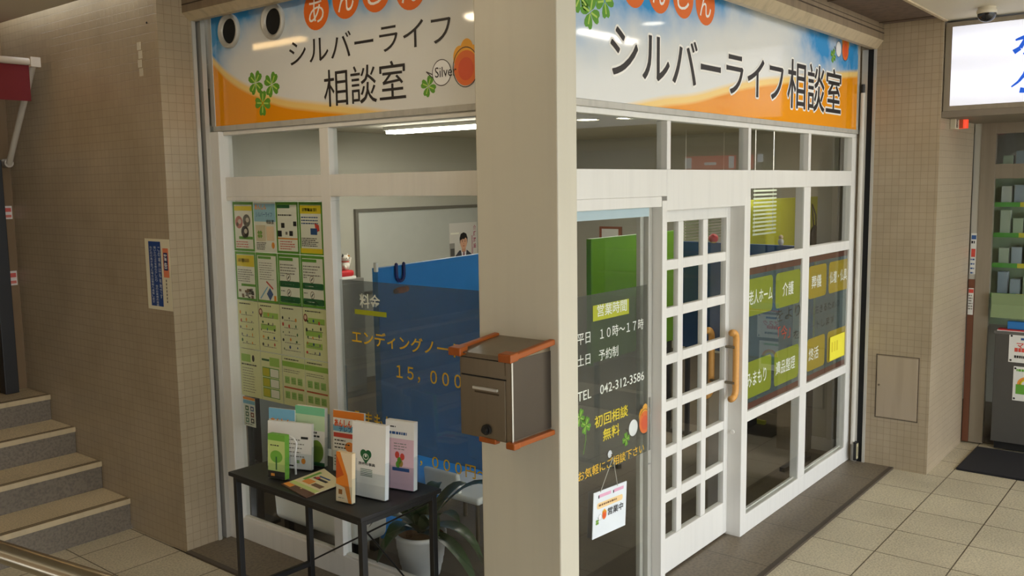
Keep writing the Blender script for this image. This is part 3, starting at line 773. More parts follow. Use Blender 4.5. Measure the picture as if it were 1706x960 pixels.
def d_kitchen(b, W_, H_):
    b.rect(0.015, H_-0.085, W_-0.03, 0.065, PY, 0.0012); tlines(b, 0.03, H_-0.06, W_-0.06, 1, 0.01, ink(190, 150, 30), 0.02, 8)
    tlines(b, 0.02, H_-0.108, W_-0.04, 6, 0.013, PT, 0.005, 9); b.rect(0.05, 0.082, W_-0.06, 0.014, PG, 0.0012)
    r = random.Random(3)
    for k in range(26): b.rect(0.012+r.random()*(W_-0.05), 0.012+r.random()*0.045, 0.022, 0.014, r.choice((PK, PT, PW_, ink(120, 96, 70))), 0.0012+0.00004*k)
def d_pen(b, W_, H_):
    b.rect(0.02, H_-0.034, 0.12, 0.014, PG, 0.0012); tlines(b, 0.03, H_-0.06, W_-0.06, 8, 0.013, PT, 0.004, 10)
    b.line([(0.03, 0.02), (0.10, 0.09)], 0.008, PBL, 0.0013); b.line([(0.09, 0.12), (0.15, 0.08)], 0.010, PR, 0.0014)
    b.poly([(0.09, 0.05), (0.12, 0.085), (0.15, 0.05), (0.12, 0.012)], PB, 0.0015); b.rect(0.155, 0.012, 0.02, 0.03, PO, 0.0012)
def mk_check(seed):
    def d(b, W_, H_):
        b.rect(0.014, H_-0.036, 0.12, 0.016, PG, 0.0012); tlines(b, 0.02, H_-0.062, W_-0.05, 4, 0.016, PT, 0.006, seed)
        for zz in (0.105, 0.02):
            b.rrect(0.012, zz-0.006, W_-0.024, 0.034, 0.008, PGD, 0.0012); b.ring(W_*0.46, zz+0.048, 0.018, 0.020, 0.003, ink(110, 60, 40), 0.0013)
            b.line([(W_*0.46-0.008, zz+0.04), (W_*0.46+0.008, zz+0.056)], 0.006, PK, 0.0014); tlines(b, 0.03, zz+0.008, W_-0.07, 1, 0.01, PW_, 0.004, seed+1)
            tlines(b, 0.02, zz+0.055, 0.04, 1, 0.01, PK, 0.004, seed+2)
    return d
def mk_info(seed, top, green):
    def d(b, W_, H_):
        r = random.Random(seed)
        tlines(b, 0.02, H_-0.02, W_-0.06, 1, 0.01, PK, 0.006, seed)
        if top: b.disc(0.022, H_-0.055, 0.017, 0.022, ink(130, 70, 50), 0.0013); b.disc(0.022, H_-0.052, 0.010, 0.012, ink(230, 200, 170), 0.0016)
        for k in range(green): b.rect(0.045 if k == 0 else 0.02, H_-0.085-0.068*k, W_-0.06, 0.032, ink(160, 200, 92), 0.0011)
        for k in range(5):
            zz = H_-0.07-0.042*k
            for q in range(3): b.disc(0.03+0.055*q+r.uniform(-.01, .01), zz+r.uniform(-.008, .008), r.uniform(.004, .008), r.uniform(.005, .011), r.choice((PT, PR, PO, PGD, PB, PK)), 0.0014)
            tlines(b, 0.035, zz-0.015, W_-0.06, 1, 0.01, PT, 0.004, seed+k)
    return d
def d_table(b, W_, H_):
    b.rect(0.012, H_-0.05, 0.07, 0.012, PGD, 0.0012); b.rect(0.085, H_-0.075, 0.09, 0.05, ink(160, 200, 92), 0.0012)
    for k in range(3):
        zz = 0.02+0.06*(2-k); b.rect(0.014, zz, 0.155, 0.055, ink(96, 160, 70), 0.0012); b.rect(0.018, zz+0.004, 0.062, 0.046, ink(196, 190, 50), 0.0014); b.rect(0.088, zz+0.004, 0.076, 0.046, PW_, 0.0014)
        tlines(b, 0.092, zz+0.038, 0.066, 3, 0.013, PT, 0.004, 30+k)
def d_list(b, W_, H_):
    b.rect(0.014, H_-0.075, 0.09, 0.045, ink(160, 200, 92), 0.0012); b.disc(0.13, H_-0.05, 0.012, 0.02, PK, 0.0012); tlines(b, 0.014, H_-0.095, W_-0.02, 1, 0.01, PK, 0.008, 40); tlines(b, 0.02, H_-0.115, W_-0.07, 10, 0.0155, PT, 0.004, 41)
def mk_flow(seed):
    def d(b, W_, H_):
        tlines(b, 0.02, H_-0.02, W_-0.05, 1, 0.01, PK, 0.006, seed); b.rect(0.0, H_-0.06, W_, 0.03, ink(150, 192, 80), 0.0011)
        tlines(b, 0.012, H_-0.08, W_-0.03, 2, 0.012, PT, 0.004, seed)
        for q in range(2):
            for k in range(3): b.rect(0.02+0.056*k, 0.125-0.085*q, 0.042, 0.04, ink(160, 202, 110), 0.0012); tlines(b, 0.024+0.056*k, 0.152-0.085*q, 0.034, 3, 0.010, PGD, 0.003, seed+k+9*q)
        b.rect(0.01, 0.098, W_-0.02, 0.009, ink(190, 96, 60), 0.0012)
    return d
CREAM = ink(226, 228, 176)
for i, j, lab, dr, bg, bd in (
    (0, 0, 'poster with a yellow heading and three round photos', d_photos, PW_, PG),
    (1, 0, 'poster with orange heading and pale blue band, second in the top row', d_room, PW_, None),
    (2, 0, 'poster of small black goods over an orange rule, third in the top row', d_goods, PW_, PG),
    (3, 0, 'poster with yellow bands and a red and blue picture, end of the top row', d_yellow, PW_, PG),
    (0, 1, 'poster with yellow heading over a cluttered room photo', d_kitchen, PW_, PG),
    (1, 1, 'white poster with a red and blue pen drawing near its foot', d_pen, PW_, PG),
    (2, 1, 'poster with two dark green panels, third in the second row', mk_check(60), PW_, PG),
    (3, 1, 'poster with two dark green panels, at the end of the second row', mk_check(70), PW_, PG),
    (0, 2, 'pale green leaflet of small figures, first in the third row', mk_info(80, False, 0), CREAM, None),
    (1, 2, 'pale green leaflet with a round portrait and two green boxes, second in the third row', mk_info(90, True, 2), CREAM, None),
    (2, 2, 'pale green leaflet with a grey list, third in the third row', mk_info(100, False, 0), ink(222, 224, 186), None),
    (3, 2, 'pale green leaflet with a round portrait and green bars, end of the third row', mk_info(110, True, 3), CREAM, None),
    (0, 3, 'pale green leaflet with a long text list', d_list, CREAM, None),
    (1, 3, 'pale green leaflet with three yellow and white table rows, bottom row', d_table, CREAM, None),
    (2, 3, 'pale green leaflet of six green boxes, third in the bottom row', mk_flow(120), CREAM, None),
    (3, 3, 'pale green leaflet of six green boxes, end of the bottom row', mk_flow(130), CREAM, None)):
    poster(i, j, lab, dr, bg, bd)
# small sheet with six square pictures below them
b = MB(); b.box(0, 0.115, 0, 0.175, -0.0008, 0, ink(226, 232, 226)); b.rect(0, 0.16, 0.115, 0.015, PO, 0.001); b.rect(0, 0.135, 0.115, 0.022, PBL, 0.001)
for k, c in enumerate((PGD, PB, ink(60, 110, 90), ink(120, 50, 40), ink(90, 140, 120), PK)):
    x, y = 0.02+0.05*(k % 2), 0.095-0.036*(k//2); b.rect(x, y, 0.032, 0.028, c, 0.001); b.disc(x+0.016, y+0.014, 0.008, 0.007, PW_, 0.0014)
tlines(b, 0.015, 0.012, 0.085, 1, 0.01, PK, 0.004, 5)
tag(b.build('flyer', None, FA(2.352, 0.690, 0.0388)), 'small white flyer with six square pictures, below the leaflets in the window', 'flyer')

# ------------------------------------------------------------------ display table outside the left window
TZ = 0.71
TCx, TCy, TR = -0.352, 1.092, math.radians(1.7)
TM = FZ(TCx, TCy, 0, -TR)
TL, TD = 1.0, 0.475         # along y, along x
tb = thing('display_table', (TCx, TCy, 0), 'black metal display table with brochures before the leaflet window', 'table')
b = MB(); b.box(-TD/2, TD/2, -TL/2, TL/2, TZ-0.02, TZ, BLACK); b.build('table_top', tb, TM, 0.003)
LI = 0.03
for sx in (-1, 1):
    for sy in (-1, 1):
        b = MB(); x, y = sx*(TD/2-LI), sy*(TL/2-LI); b.box(x-0.014, x+0.014, y-0.014, y+0.014, 0.0, TZ-0.02, BLACK); b.build('leg', tb, TM, 0.002)
for sy in (-1, 1):
    y = sy*(TL/2-LI)
    for zq in (0.09, TZ-0.046): b = MB(); b.box(-TD/2+LI+0.014, TD/2-LI-0.014, y-0.012, y+0.012, zq, zq+0.025, BLACK); b.build('side_rail', tb, TM)
for sx in (-1, 1): b = MB(); b.box(sx*(TD/2-LI)-0.012, sx*(TD/2-LI)+0.012, -TL/2+LI+0.014, TL/2-LI-0.014, TZ-0.045, TZ-0.021, BLACK); b.build('top_rail', tb, TM)
b = MB(); xb = TD/2-LI; yy = TL/2-LI-0.012
b.cyl((xb, -yy, 0.12), (xb, yy, TZ-0.06), 0.0045, BLACK, 8); b.build('cross_brace', tb, TM); b = MB(); b.cyl((xb+0.009, yy, 0.12), (xb+0.009, -yy, TZ-0.06), 0.0045, BLACK, 8); b.build('cross_brace', tb, TM)

def upright(name, bl, br, ty, thick, label, cat, draw, body, lean=0.10, holder=True, group=None, base=True):
    """a brochure standing on the table in a clear stand; bl and br are the foot of its face"""
    P, Q = on_z(*bl, TZ+0.006), on_z(*br, TZ+0.006)
    u = (Q-P); W_ = u.length; u.normalize(); n = Vector((u.y, -u.x, 0))      # n towards the viewer
    if n.dot(CAM-P) < 0: n = -n
    h = top_z(P, ty)-P.z
    v = (Vector((0, 0, 1))-n*lean).normalized(); w_ = u.cross(v)
    fr = Matrix(((u.x, v.x, w_.x, P.x), (u.y, v.y, w_.y, P.y), (u.z, v.z, w_.z, P.z), (0, 0, 0, 1)))
    o = thing(name, P, label, cat, group)
    b = MB(); b.box(0, W_, 0.0, h, -thick, 0, body); draw(b, W_, h); b.build('booklet', o, fr)
    if holder:
        b = MB(); b.box(-0.004, W_+0.004, -0.004, h*0.34, 0.003, 0.0055, ACRYL); b.box(-0.004, W_+0.004, -0.004, h*0.9, -thick-0.006, -thick-0.003, ACRYL)
        b.box(-0.004, W_+0.004, -0.006, -0.003, -thick-0.006, 0.004, ACRYL); b.box(W_+0.002, W_+0.0045, -0.004, h*0.5, -thick-0.004, 0.004, ACRYL); b.build('clear_stand', o, fr)
    return o, fr, W_, h
WP = PAPER
GRN, GRN2 = ink(116, 176, 64), ink(196, 216, 130)
def d_pack(b, W_, h):
    b.rect(0, 0, W_, h, GRN2, 0.0006); b.rect(0, h*0.86, W_, h*0.14, GRN, 0.001); b.disc(W_*0.5, h*0.5, W_*0.36, h*0.14, GRN, 0.001); b.rect(W_*0.46, h*0.2, W_*0.08, h*0.3, PGD, 0.0012); b.rect(0, 0, W_, h*0.17, PK, 0.0012); b.rect(W_*0.18, h*0.05, W_*0.22, h*0.06, PO, 0.0016)
    tlines(b, W_*0.15, h*0.74, W_*0.7, 1, 0.01, PK, 0.005, 201)
def d_white(b, W_, h):
    tlines(b, W_*0.3, h*0.62, W_*0.6, 5, h*0.09, PT, 0.005, 203); b.rect(W_*0.76, h*0.66, W_*0.16, h*0.05, PK, 0.001); b.disc(W_*0.82, h*0.18, 0.012, 0.014, PO, 0.001); clover(b, W_*0.7, h*0.16, 0.02, 0.001); b.rect(W_*0.3, 0.01, W_*0.3, 0.008, PK, 0.001)
def d_tel(b, W_, h):
    b.rect(0, h*0.80, W_, h*0.2, PBL, 0.0006); b.text('あんしん', W_*0.08, h*0.70, W_*0.75, h*0.12, PO, 0.001, 0.04); b.text('テレフォン', W_*0.1, h*0.52, W_*0.8, h*0.11, PB, 0.001, 0.01); tlines(b, W_*0.1, h*0.4, W_*0.8, 4, h*0.08, PT, 0.005, 204)
def d_life(b, W_, h):
    b.rect(0, h*0.86, W_, h*0.14, ink(130, 206, 160), 0.0006); b.rect(0, h*0.6, W_, h*0.26, ink(206, 230, 190), 0.0006); tlines(b, W_*0.25, h*0.55, W_*0.6, 2, h*0.06, PK, 0.009, 205); b.disc(W_*0.72, h*0.24, W_*0.24, h*0.2, ink(126, 160, 60), 0.0008); b.rect(0, 0, W_, h*0.06, PGD, 0.001)
def d_orange(b, W_, h):
    b.rect(0, h*0.88, W_, h*0.12, ink(230, 130, 40), 0.0008); b.rect(0, h*0.66, W_, h*0.1, PBL, 0.0006)
    b.text('あんしん', W_*0.05, h*0.74, W_*0.55, h*0.11, ink(226, 100, 50), 0.0012, 0.05); b.text('テレフォン', W_*0.2, h*0.655, W_*0.7, h*0.08, PB, 0.0012, 0.02); b.rect(W_*0.02, h*0.56, W_*0.7, h*0.075, PR, 0.001)
    tlines(b, W_*0.05, h*0.5, W_*0.5, 3, h*0.06, PK, 0.006, 206); b.disc(W_*0.55, h*0.42, W_*0.16, h*0.08, ink(232, 140, 60), 0.001); b.rect(W_*0.5, h*0.28, W_*0.2, h*0.09, ink(90, 140, 180), 0.001); tlines(b, W_*0.05, h*0.24, W_*0.8, 4, h*0.05, PT, 0.005, 207)
def d_book(b, W_, h):
    x, y = W_*0.42, h*0.57
    b.disc(x-0.014, y+0.004, 0.018, 0.019, PGD, 0.0010); b.disc(x+0.014, y+0.004, 0.018, 0.019, PGD, 0.0011); b.poly([(x-0.030, y-0.004), (x, y-0.042), (x+0.030, y-0.004), (x, y+0.010)], PGD, 0.0012)
    b.disc(x, y-0.004, 0.006, 0.006, PW_, 0.0016, 12); b.ring(x, y-0.008, 0.016, 0.014, 0.003, PW_, 0.0015)
    b.text('葬儀の事典', W_*0.2, h*0.425, W_*0.5, h*0.042, PK, 0.001, 0.01)
    for k in range(5): b.rect(W_*0.26, h*0.37-k*h*0.022, W_*0.36, h*0.008, PGD, 0.001)
    b.rect(0, 0, W_, h*0.18, ink(226, 224, 218), 0.0006)
def d_small(b, W_, h):
    b.rect(0, 0, W_, h, ink(236, 214, 178), 0.0006)
    b.poly([(0, h*0.35), (0, h), (W_*0.25, h), (W_*0.72, h*0.55), (W_, 0), (W_*0.8, 0), (W_*0.55, h*0.30)], ink(226, 130, 36), 0.0009); b.poly([(0, h*0.45), (0, h*0.95), (W_*0.5, h*0.55)], ink(196, 86, 24), 0.0012)
    b.rect(W_*0.16, h*0.15, W_*0.24, h*0.10, ink(160, 96, 30), 0.001); tlines(b, W_*0.15, h*0.07, W_*0.5, 1, 0.01, PT, 0.004, 208)
def d_pink(b, W_, h):
    b.rect(0, 0, W_, h*0.74, ink(226, 190, 200), 0.0006); tlines(b, W_*0.1, h*0.9, W_*0.3, 1, 0.01, PK, 0.006, 209); tlines(b, W_*0.1, h*0.80, W_*0.8, 1, 0.01, PB, 0.012, 210)
    tlines(b, W_*0.3, h*0.66, W_*0.5, 3, h*0.04, PT, 0.004, 211)
    for x, y, c in ((0.42, 0.5, PR), (0.5, 0.42, PG), (0.6, 0.48, PR), (0.55, 0.38, ink(160, 130, 60)), (0.45, 0.36, PG)): b.disc(W_*x, h*y, 0.012, 0.016, c, 0.001)
    b.rect(W_*0.25, h*0.265, W_*0.6, h*0.05, PB, 0.001)
upright('leaflet_stand', (449, 770), (492, 776), 680, 0.006, 'pale blue and orange leaflet behind the plain white brochure on the table', 'leaflet', d_tel, WP, 0.05)
upright('booklet_stand', (492, 770), (541, 778), 676, 0.022, 'white and green booklet against the window frame on the black table', 'booklet', d_life, WP, 0.06)
upright('brochure_stand', (446, 776), (519, 784), 702, 0.018, 'plain white brochure standing behind the small green pack', 'brochure', d_white, WP, 0.08, True)
upright('card_stand', (447, 795), (475, 800), 723, 0.03, 'small green pack in a clear stand in front of the white brochure', 'card holder', d_pack, GRN, 0.05)
b = MB(); P = on_z(493, 792, TZ); h = top_z(P, 729)-TZ; P2 = on_z(479, 788, TZ); u = (P2-P)
pts = [P+Vector((0, 0, 0.004)), P+u*0.02+Vector((0, 0, h*0.5)), P-u*0.25+Vector((0, 0, h*0.85)), P+u*0.05+Vector((0, 0, h*0.97)), P+u*0.5+Vector((0, 0, h)), P+u*1.1+Vector((0, 0, h*1.02))]
b.tube(pts, 0.005, col(232, 232, 228, 0.35), 8); tag(b.build('white_prop'), 'curved white plastic prop in front of the white brochure', 'prop')
# leaflets lying flat
def flat(name, px, z0, dz, label, draw, mat):
    pts = [on_z(x, y, z0+dz) for x, y in px]
    c = sum(pts, Vector())/4
    o = MB(); fr = Matrix.Translation((c.x, c.y, z0))
    a = pts[0]; u = (pts[1]-pts[0]); v = (pts[3]-pts[0])
    vs = [p-Vector((c.x, c.y, z0)) for p in pts]; lo = [Vector((q.x, q.y, 0)) for q in vs]
    o.add(vs+lo, [(0, 1, 2, 3), (7, 6, 5, 4), (0, 4, 5, 1), (1, 5, 6, 2), (2, 6, 7, 3), (3, 7, 4, 0)], mat)
    def L(s, t, k=0.0006): q = vs[0]+u*s+v*t; return (q.x, q.y, q.z+k)
    draw(o, L)
    tag(o.build(name, None, fr), label, 'leaflet')
def q4(o, L, s0, s1, t0, t1, m, k=0.0006): o.poly([L(s0, t0, k), L(s1, t0, k), L(s1, t1, k), L(s0, t1, k)], m)
def d_flat_under(o, L): q4(o, L, 0.03, 0.3, 0.05, 0.9, PO); q4(o, L, 0.5, 0.56, 0.2, 0.8, PP)
def d_flat_top(o, L):
    q4(o, L, 0, 1, 0, 0.12, GRN2); q4(o, L, 0.2, 0.5, 0.2, 0.4, PO, 0.0009); q4(o, L, 0.25, 0.75, 0.48, 0.56, PK, 0.0009); q4(o, L, 0.3, 0.7, 0.62, 0.67, PB, 0.0009); q4(o, L, 0.55, 0.9, 0.2, 0.34, ink(120, 90, 60), 0.0009); q4(o, L, 0.1, 0.2, 0.3, 0.8, GRN, 0.0009); q4(o, L, 0.3, 0.42, 0.5, 0.6, PR, 0.0013)
flat('leaflet', ((468, 806), (510, 829), (560, 810), (520, 790)), TZ+0.001, 0.004, 'dark brown leaflet lying under the cream leaflet on the table', d_flat_under, ink(96, 66, 50))
flat('leaflet', ((482, 803), (525, 822), (572, 805), (540, 781)), TZ+0.006, 0.004, 'cream and green leaflet lying flat on the middle of the table', d_flat_top, ink(230, 222, 180))
upright('leaflet_stand', (555, 783), (606, 792), 684, 0.012, 'leaflet with orange top band standing behind the white booklet', 'leaflet', d_orange, WP, 0.06)
upright('booklet_stand', (642, 811), (689, 819), 700, 0.03, 'pale pink booklet in a clear stand behind the heart-marked booklet', 'booklet', d_pink, WP, 0.06)
upright('booklet_stand', (586, 823), (641, 835), 703, 0.026, 'large white booklet with a green heart mark on the front', 'booklet', d_book, WP, 0.07)
upright('card_stand', (560, 834), (586, 840), 753, 0.022, 'small orange leaflet in a clear stand at the front of the table', 'card holder', d_small, ink(232, 210, 170), 0.06)

# ------------------------------------------------------------------ mailbox on the pillar
mb = thing('mailbox', (-0.29, 0.065, 1.09), 'steel mailbox with wooden edge trims mounted on the cream pillar', 'mailbox')
X0, X1, Y0_, Y1_ = -0.412, -0.163, -0.066, 0.198
b = MB(); b.prism([(X0, 1.098), (X1, 1.098), (X1, 1.452), (X0, 1.43)], Y0_, Y1_, STEEL); b.build('body', mb, None, 0.003)
b = MB(); b.prism([(X0-0.02, 1.432), (X1, 1.457), (X1, 1.464), (X0-0.02, 1.439)], Y0_-0.004, Y1_+0.004, STEEL); b.build('roof', mb, None, 0.002)
b = MB(); b.box(X0-0.003, X0, Y0_+0.03, Y1_-0.012, 1.362, 1.413, STEEL); b.box(X0-0.0012, X0, Y0_+0.026, Y1_-0.009, 1.411, 1.416, SLOT); b.build('letter_flap', mb)
dn = MB(); dn.box(X0-0.005, X0, Y0_+0.03, Y1_-0.012, 1.102, 1.342, STEEL); dr_ = dn.build('mailbox_door', mb, None, 0.002)
b = MB(); b.box(X0-0.0015, X0, Y0_+0.026, Y1_-0.009, 1.342, 1.347, SLOT); b.build('slit', mb)
b = MB(); ha, hb = on_a(789, 637, X0-0.008), on_a(829, 646, X0-0.008); b.box(X0-0.016, X0-0.005, hb.y, ha.y, 1.296, 1.306, col(206, 204, 198, 0.3, 0.6)); b.box(X0-0.0056, X0-0.005, hb.y-0.004, ha.y-0.002, 1.280, 1.287, GROOVE_SHADE); b.build('handle', dr_)  # dark strip under the bar paints the handle's shadow on the door
kc = on_a(811, 716, X0-0.008)
b = MB(); b.cyl((X0-0.004, kc.y, kc.z), (X0-0.016, kc.y, kc.z), 0.021, BLACK, 20); b.cyl((X0-0.016, kc.y, kc.z), (X0-0.028, kc.y, kc.z), 0.013, BLACK, 16); b.build('lock_knob', dr_)
wl = on_a(801, 728, X0); b = MB(); b.box(X0-0.012, X0+0.02, kc.y-0.045, kc.y+0.04, 1.085, 1.105, WOOD); b.build('wooden_stop', mb, None, 0.004)
for y0, y1 in ((Y1_-0.002, Y1_+0.026), (Y0_-0.026, Y0_+0.002)):
    b = MB(); b.prism([(X0-0.03, 1.424), (X1, 1.450), (X1, 1.474), (X0-0.03, 1.449)], y0, y1, WOOD); b.build('wooden_trim', mb, None, 0.006, None, 3)
    b = MB(); s = 0.03 if y0 < 0 else -0.03; b.prism([(X0-0.038, 1.420), (X0+0.012, 1.425), (X0+0.012, 1.458), (X0-0.038, 1.453)], y0-(0.002 if y0 < 0 else 0.034), y1+(0.034 if y0 < 0 else 0.002), WOOD); b.build('wooden_corner', mb, None, 0.005)
b = MB(); b.box(X0-0.014, X1, Y0_-0.022, Y0_+0.006, 1.083, 1.104, WOOD); b.build('wooden_trim', mb, None, 0.005, None, 3)
b = MB(); b.box(X0-0.018, X0+0.02, Y0_-0.024, Y0_+0.02, 1.080, 1.106, WOOD); b.build('wooden_corner', mb, None, 0.005)
b = MB(); b.box(X0+0.0, X1, Y0_-0.0015, Y0_, 1.11, 1.425, col(92, 84, 76, 0.36, 0.85)); b.box(X0-0.002, X0+0.006, Y0_-0.003, Y0_-0.0015, 1.106, 1.425, col(214, 212, 206, 0.3, 0.6)); b.build('shaded_side', mb)  # dark sheet paints the side's dim reflection into colour; pale strip edges it

# ------------------------------------------------------------------ hanging open sign
hook = on_b(1017, 757, 0.046)
os_ = thing('open_sign', (hook.x, 0.03, 0.5), 'white card hanging on a string from a sucker on the glass', 'sign')
tlp, trp, brp, blp = on_b(988, 820, 0.03), on_b(1043, 805, 0.03), on_b(1038, 880, 0.03), on_b(985, 898, 0.03)
w1 = trp.x-tlp.x; ztop = (tlp.z+trp.z)/2; zbot = (brp.z+blp.z)/2; hh = ztop-zbot
tilt = math.atan2(tlp.z-trp.z, w1)*0.5
fo = FB(tlp.x, zbot+0.006, 0.034) @ Matrix.Rotation(-tilt, 4, 'Z')
b = MB(); b.box(0, w1, 0, hh, -0.004, 0, col(226, 232, 236, 0.5))
b.rect(w1*0.15, hh*0.86, w1*0.36, hh*0.07, ink(226, 170, 196), 0.001); b.rect(w1*0.60, hh*0.86, w1*0.3, hh*0.07, ink(226, 170, 196), 0.001)
for x in (0.13, 0.57): b.rect(w1*x, hh*0.85, 0.008, 0.014, PK, 0.0012)
b.rrect(w1*0.1, hh*0.62, w1*0.78, hh*0.13, 0.012, ink(238, 206, 150), 0.001); tlines(b, w1*0.15, hh*0.67, w1*0.66, 1, 0.01, ink(120, 84, 50), 0.009, 301)
b.text('営業中', w1*0.43, hh*0.40, w1*0.47, hh*0.16, PK, 0.001, 0.02); b.build('card', os_, fo)
b = MB(); bubble_logo(b, w1*0.2, hh*0.43, 0.045, 0.001); clover(b, w1*0.12, hh*0.34, 0.03, 0.001); b.build('logo', os_, fo)
A1, A2 = fo @ Vector((w1*0.18, hh*0.98, 0.002)), fo @ Vector((w1*0.70, hh*0.98, 0.002))
b = MB(); b.tube([A1, (hook.x, 0.032, hook.z-0.012), A2], 0.0018, col(190, 188, 176, 0.6), 6); b.build('string', os_)
b = MB(); b.lathe([(0.0001, 0.010), (0.008, 0.008), (0.018, 0.0)], (hook.x, 0.049, hook.z), col(200, 204, 204, 0.2), 20, Matrix(((1, 0, 0), (0, 0, -1), (0, 1, 0)))); b.cyl((hook.x, 0.04, hook.z), (hook.x, 0.028, hook.z-0.006), 0.003, STEEL, 8); b.build('suction_hook', os_)

# conduit and plate in the right corner of the front
b = MB(); b.cyl((3.645, -0.035, 0.13), (3.645, -0.035, 2.70), 0.016, col(206, 202, 192, 0.45), 14); b.cyl((3.645, -0.035, 2.70), (3.645, -0.035, 2.76), 0.012, BLACK, 10); tag(b.build('conduit_pipe'), 'thin pale vertical pipe in the corner beside the tiled pillar', 'pipe')
q = on_b(1420, 752, -0.02)
b = MB(); b.box(3.60, 3.652, -0.075, -0.056, 0.02, 0.155, BLACK); b.box(3.608, 3.645, -0.078, -0.075, 0.03, 0.145, col(196, 188, 150, 0.5)); b.box(3.618, 3.634, -0.0785, -0.078, 0.05, 0.12, col(120, 112, 90, 0.5))
tag(b.build('label_plate'), 'small cream plate in a black holder on the floor beside the tiled pillar', 'plate')

# ------------------------------------------------------------------ left: stairs, notice, shop at the landing
b = MB()
nose = [3.075, 3.41, 3.742, 4.075]; tops = [0.182, 0.357, 0.53, 0.703]
for k in range(4):
    y1 = nose[k+1] if k < 3 else 4.42
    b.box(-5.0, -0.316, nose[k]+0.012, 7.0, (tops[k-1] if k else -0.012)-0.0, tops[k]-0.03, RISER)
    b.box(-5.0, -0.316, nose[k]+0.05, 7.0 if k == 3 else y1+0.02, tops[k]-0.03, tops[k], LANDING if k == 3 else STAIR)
    b.box(-5.0, -0.316, nose[k], nose[k]+0.05, tops[k]-0.030, tops[k]+0.002, NOSING)
    for g in (0.014, 0.034): b.box(-5.0, -0.318, nose[k]+g, nose[k]+g+0.009, tops[k]+0.002, tops[k]+0.0026, GROOVE_SHADE)
struct(b.build('stairs'))
# metal handrail
RAILM = streak_mat('handrail_steel', (158, 148, 128), 0.24, 1.0, 0.05)
rp = []
for px, py, dist in ((0, 919, 2.0), (130, 961, 1.78)):
    rp.append(CAM+ray(px, py).normalized()*dist)
dr = (rp[1]-rp[0]).normalized()
a0, a1 = rp[0]-dr*1.6, rp[1]+dr*0.75
b = MB(); b.tube([a0, rp[0], rp[1], a1, a1+Vector((0, -0.05, -0.06)), a1+Vector((0, -0.06, -0.2))], 0.0195, RAILM, 18); rl = thing('handrail', (a1.x, a1.y, 0), 'brushed steel handrail crossing in front of the lowest stairs', 'handrail'); b.build('rail', rl)
b = MB(); pz = a1+Vector((0, -0.06, -0.2)); b.cyl(pz, (pz.x, pz.y, -0.012), 0.0195, RAILM, 16); b.build('post', rl)
# warning notice
st = [(-0.3135, 2.722, 1.81), (-0.3135, 2.454, 1.40)]
frS = FA(2.722, 1.404, -0.3145)
ws, hs = 0.262, 0.406
nb = thing('warning_notice', (-0.314, 2.6, 1.6), 'blue and white notice with orange tab on the brown tiled wall', 'notice')
b = MB(); b.box(0, ws, 0, hs, -0.001, 0, ink(222, 214, 186)); b.rect(0.04, 0.02, 0.128, hs-0.035, ink(26, 62, 128), 0.001); b.rect(0.188, 0.19, 0.058, 0.165, ink(226, 130, 90), 0.001); b.rect(0.195, 0.23, 0.042, 0.10, ink(24, 34, 90), 0.0014); b.build('sheet', nb, frS)
b = MB(); wht = ink(226, 230, 236)
for cx, s in ((0.15, 'この場所は私有地です。'), (0.108, '騒いだりゴミを散らかしたり、他のお客様の迷惑'), (0.066, 'などの行為があった場合は警察へ通報します。')):
    n = len(s); step = min(0.030, (hs-0.06)/n)
    for k, ch in enumerate(s):
        if ch in '、。': continue
        b.text(ch, cx-0.012, hs-0.04-(k+1)*step, 0.024, step*0.82, wht, 0.0018)
for k, ch in enumerate('警告'): b.text(ch, 0.201, 0.285-0.046*k, 0.03, 0.036, wht, 0.0022, 0.02)
for k in range(7): b.rect(0.208, 0.165-0.02*k, 0.008, 0.013, PK, 0.0015)
b.build('lettering', nb, frS)
# pale patches where tiles came off
b = MB()
for k in range(4): b.box(-0.3145, -0.3129, 2.63+0.01*(k % 2), 2.668+0.01*(k % 2), 2.72+0.048*k, 2.762+0.048*k, col(206, 198, 178, 0.5))
tag(b.build('patch'), 'pale worn patch high on the brown tiled wall', 'patch')
b = MB(); b.cyl((-0.313, 2.56, 3.0), (-0.317, 2.56, 3.0), 0.006, SLOT, 10); tag(b.build('wall_plug'), 'tiny dark hole near the top of the brown tiled wall', 'hole')

# shop at the top of the stairs
b = MB(); b.box(-5.0, -0.30, 4.44, 4.6, 0.6, ZC+0.2, col(120, 96, 66, 0.6)); struct(b.build('landing_wall'))
b = MB(); b.box(-5, -0.56, 4.42, 4.44, 0.72, 2.25, col(38, 42, 40, 0.35)); b.box(-5, -0.56, 4.41, 4.44, 2.25, 2.33, ALU); struct(b.build('door_2'))
b = MB(); b.box(-0.50, -0.41, 4.33, 4.42, 0.704, 2.30, BLACK); tag(b.build('shop_post', bevel=0.004), 'black square post at the top of the stairs', 'post')
for z0, dz, lb in ((1.90, 0.09, 'upper small red and white sticker beside the black post'), (1.44, 0.10, 'lower small red and white sticker beside the black post')):
    b = MB(); fr = FB(-0.385, z0, 4.4385); b.box(0, 0.06, 0, dz, -0.001, 0, ink(224, 214, 206)); b.rect(0.006, dz*0.55, 0.048, dz*0.3, ink(206, 90, 80), 0.001); b.rect(0.006, dz*0.12, 0.048, dz*0.2, ink(206, 110, 96), 0.001)
    tag(b.build('wall_sticker', None, fr), lb, 'sticker')
aw = thing('awning', (-1.2, 4.3, 2.3), 'dark red awning with white folding arm over the stairs', 'awning')
e = on_b(56, 104, 3.75); f_ = on_b(6, 272, 4.40)
b = MB(); RED = col(104, 18, 24, 0.8)
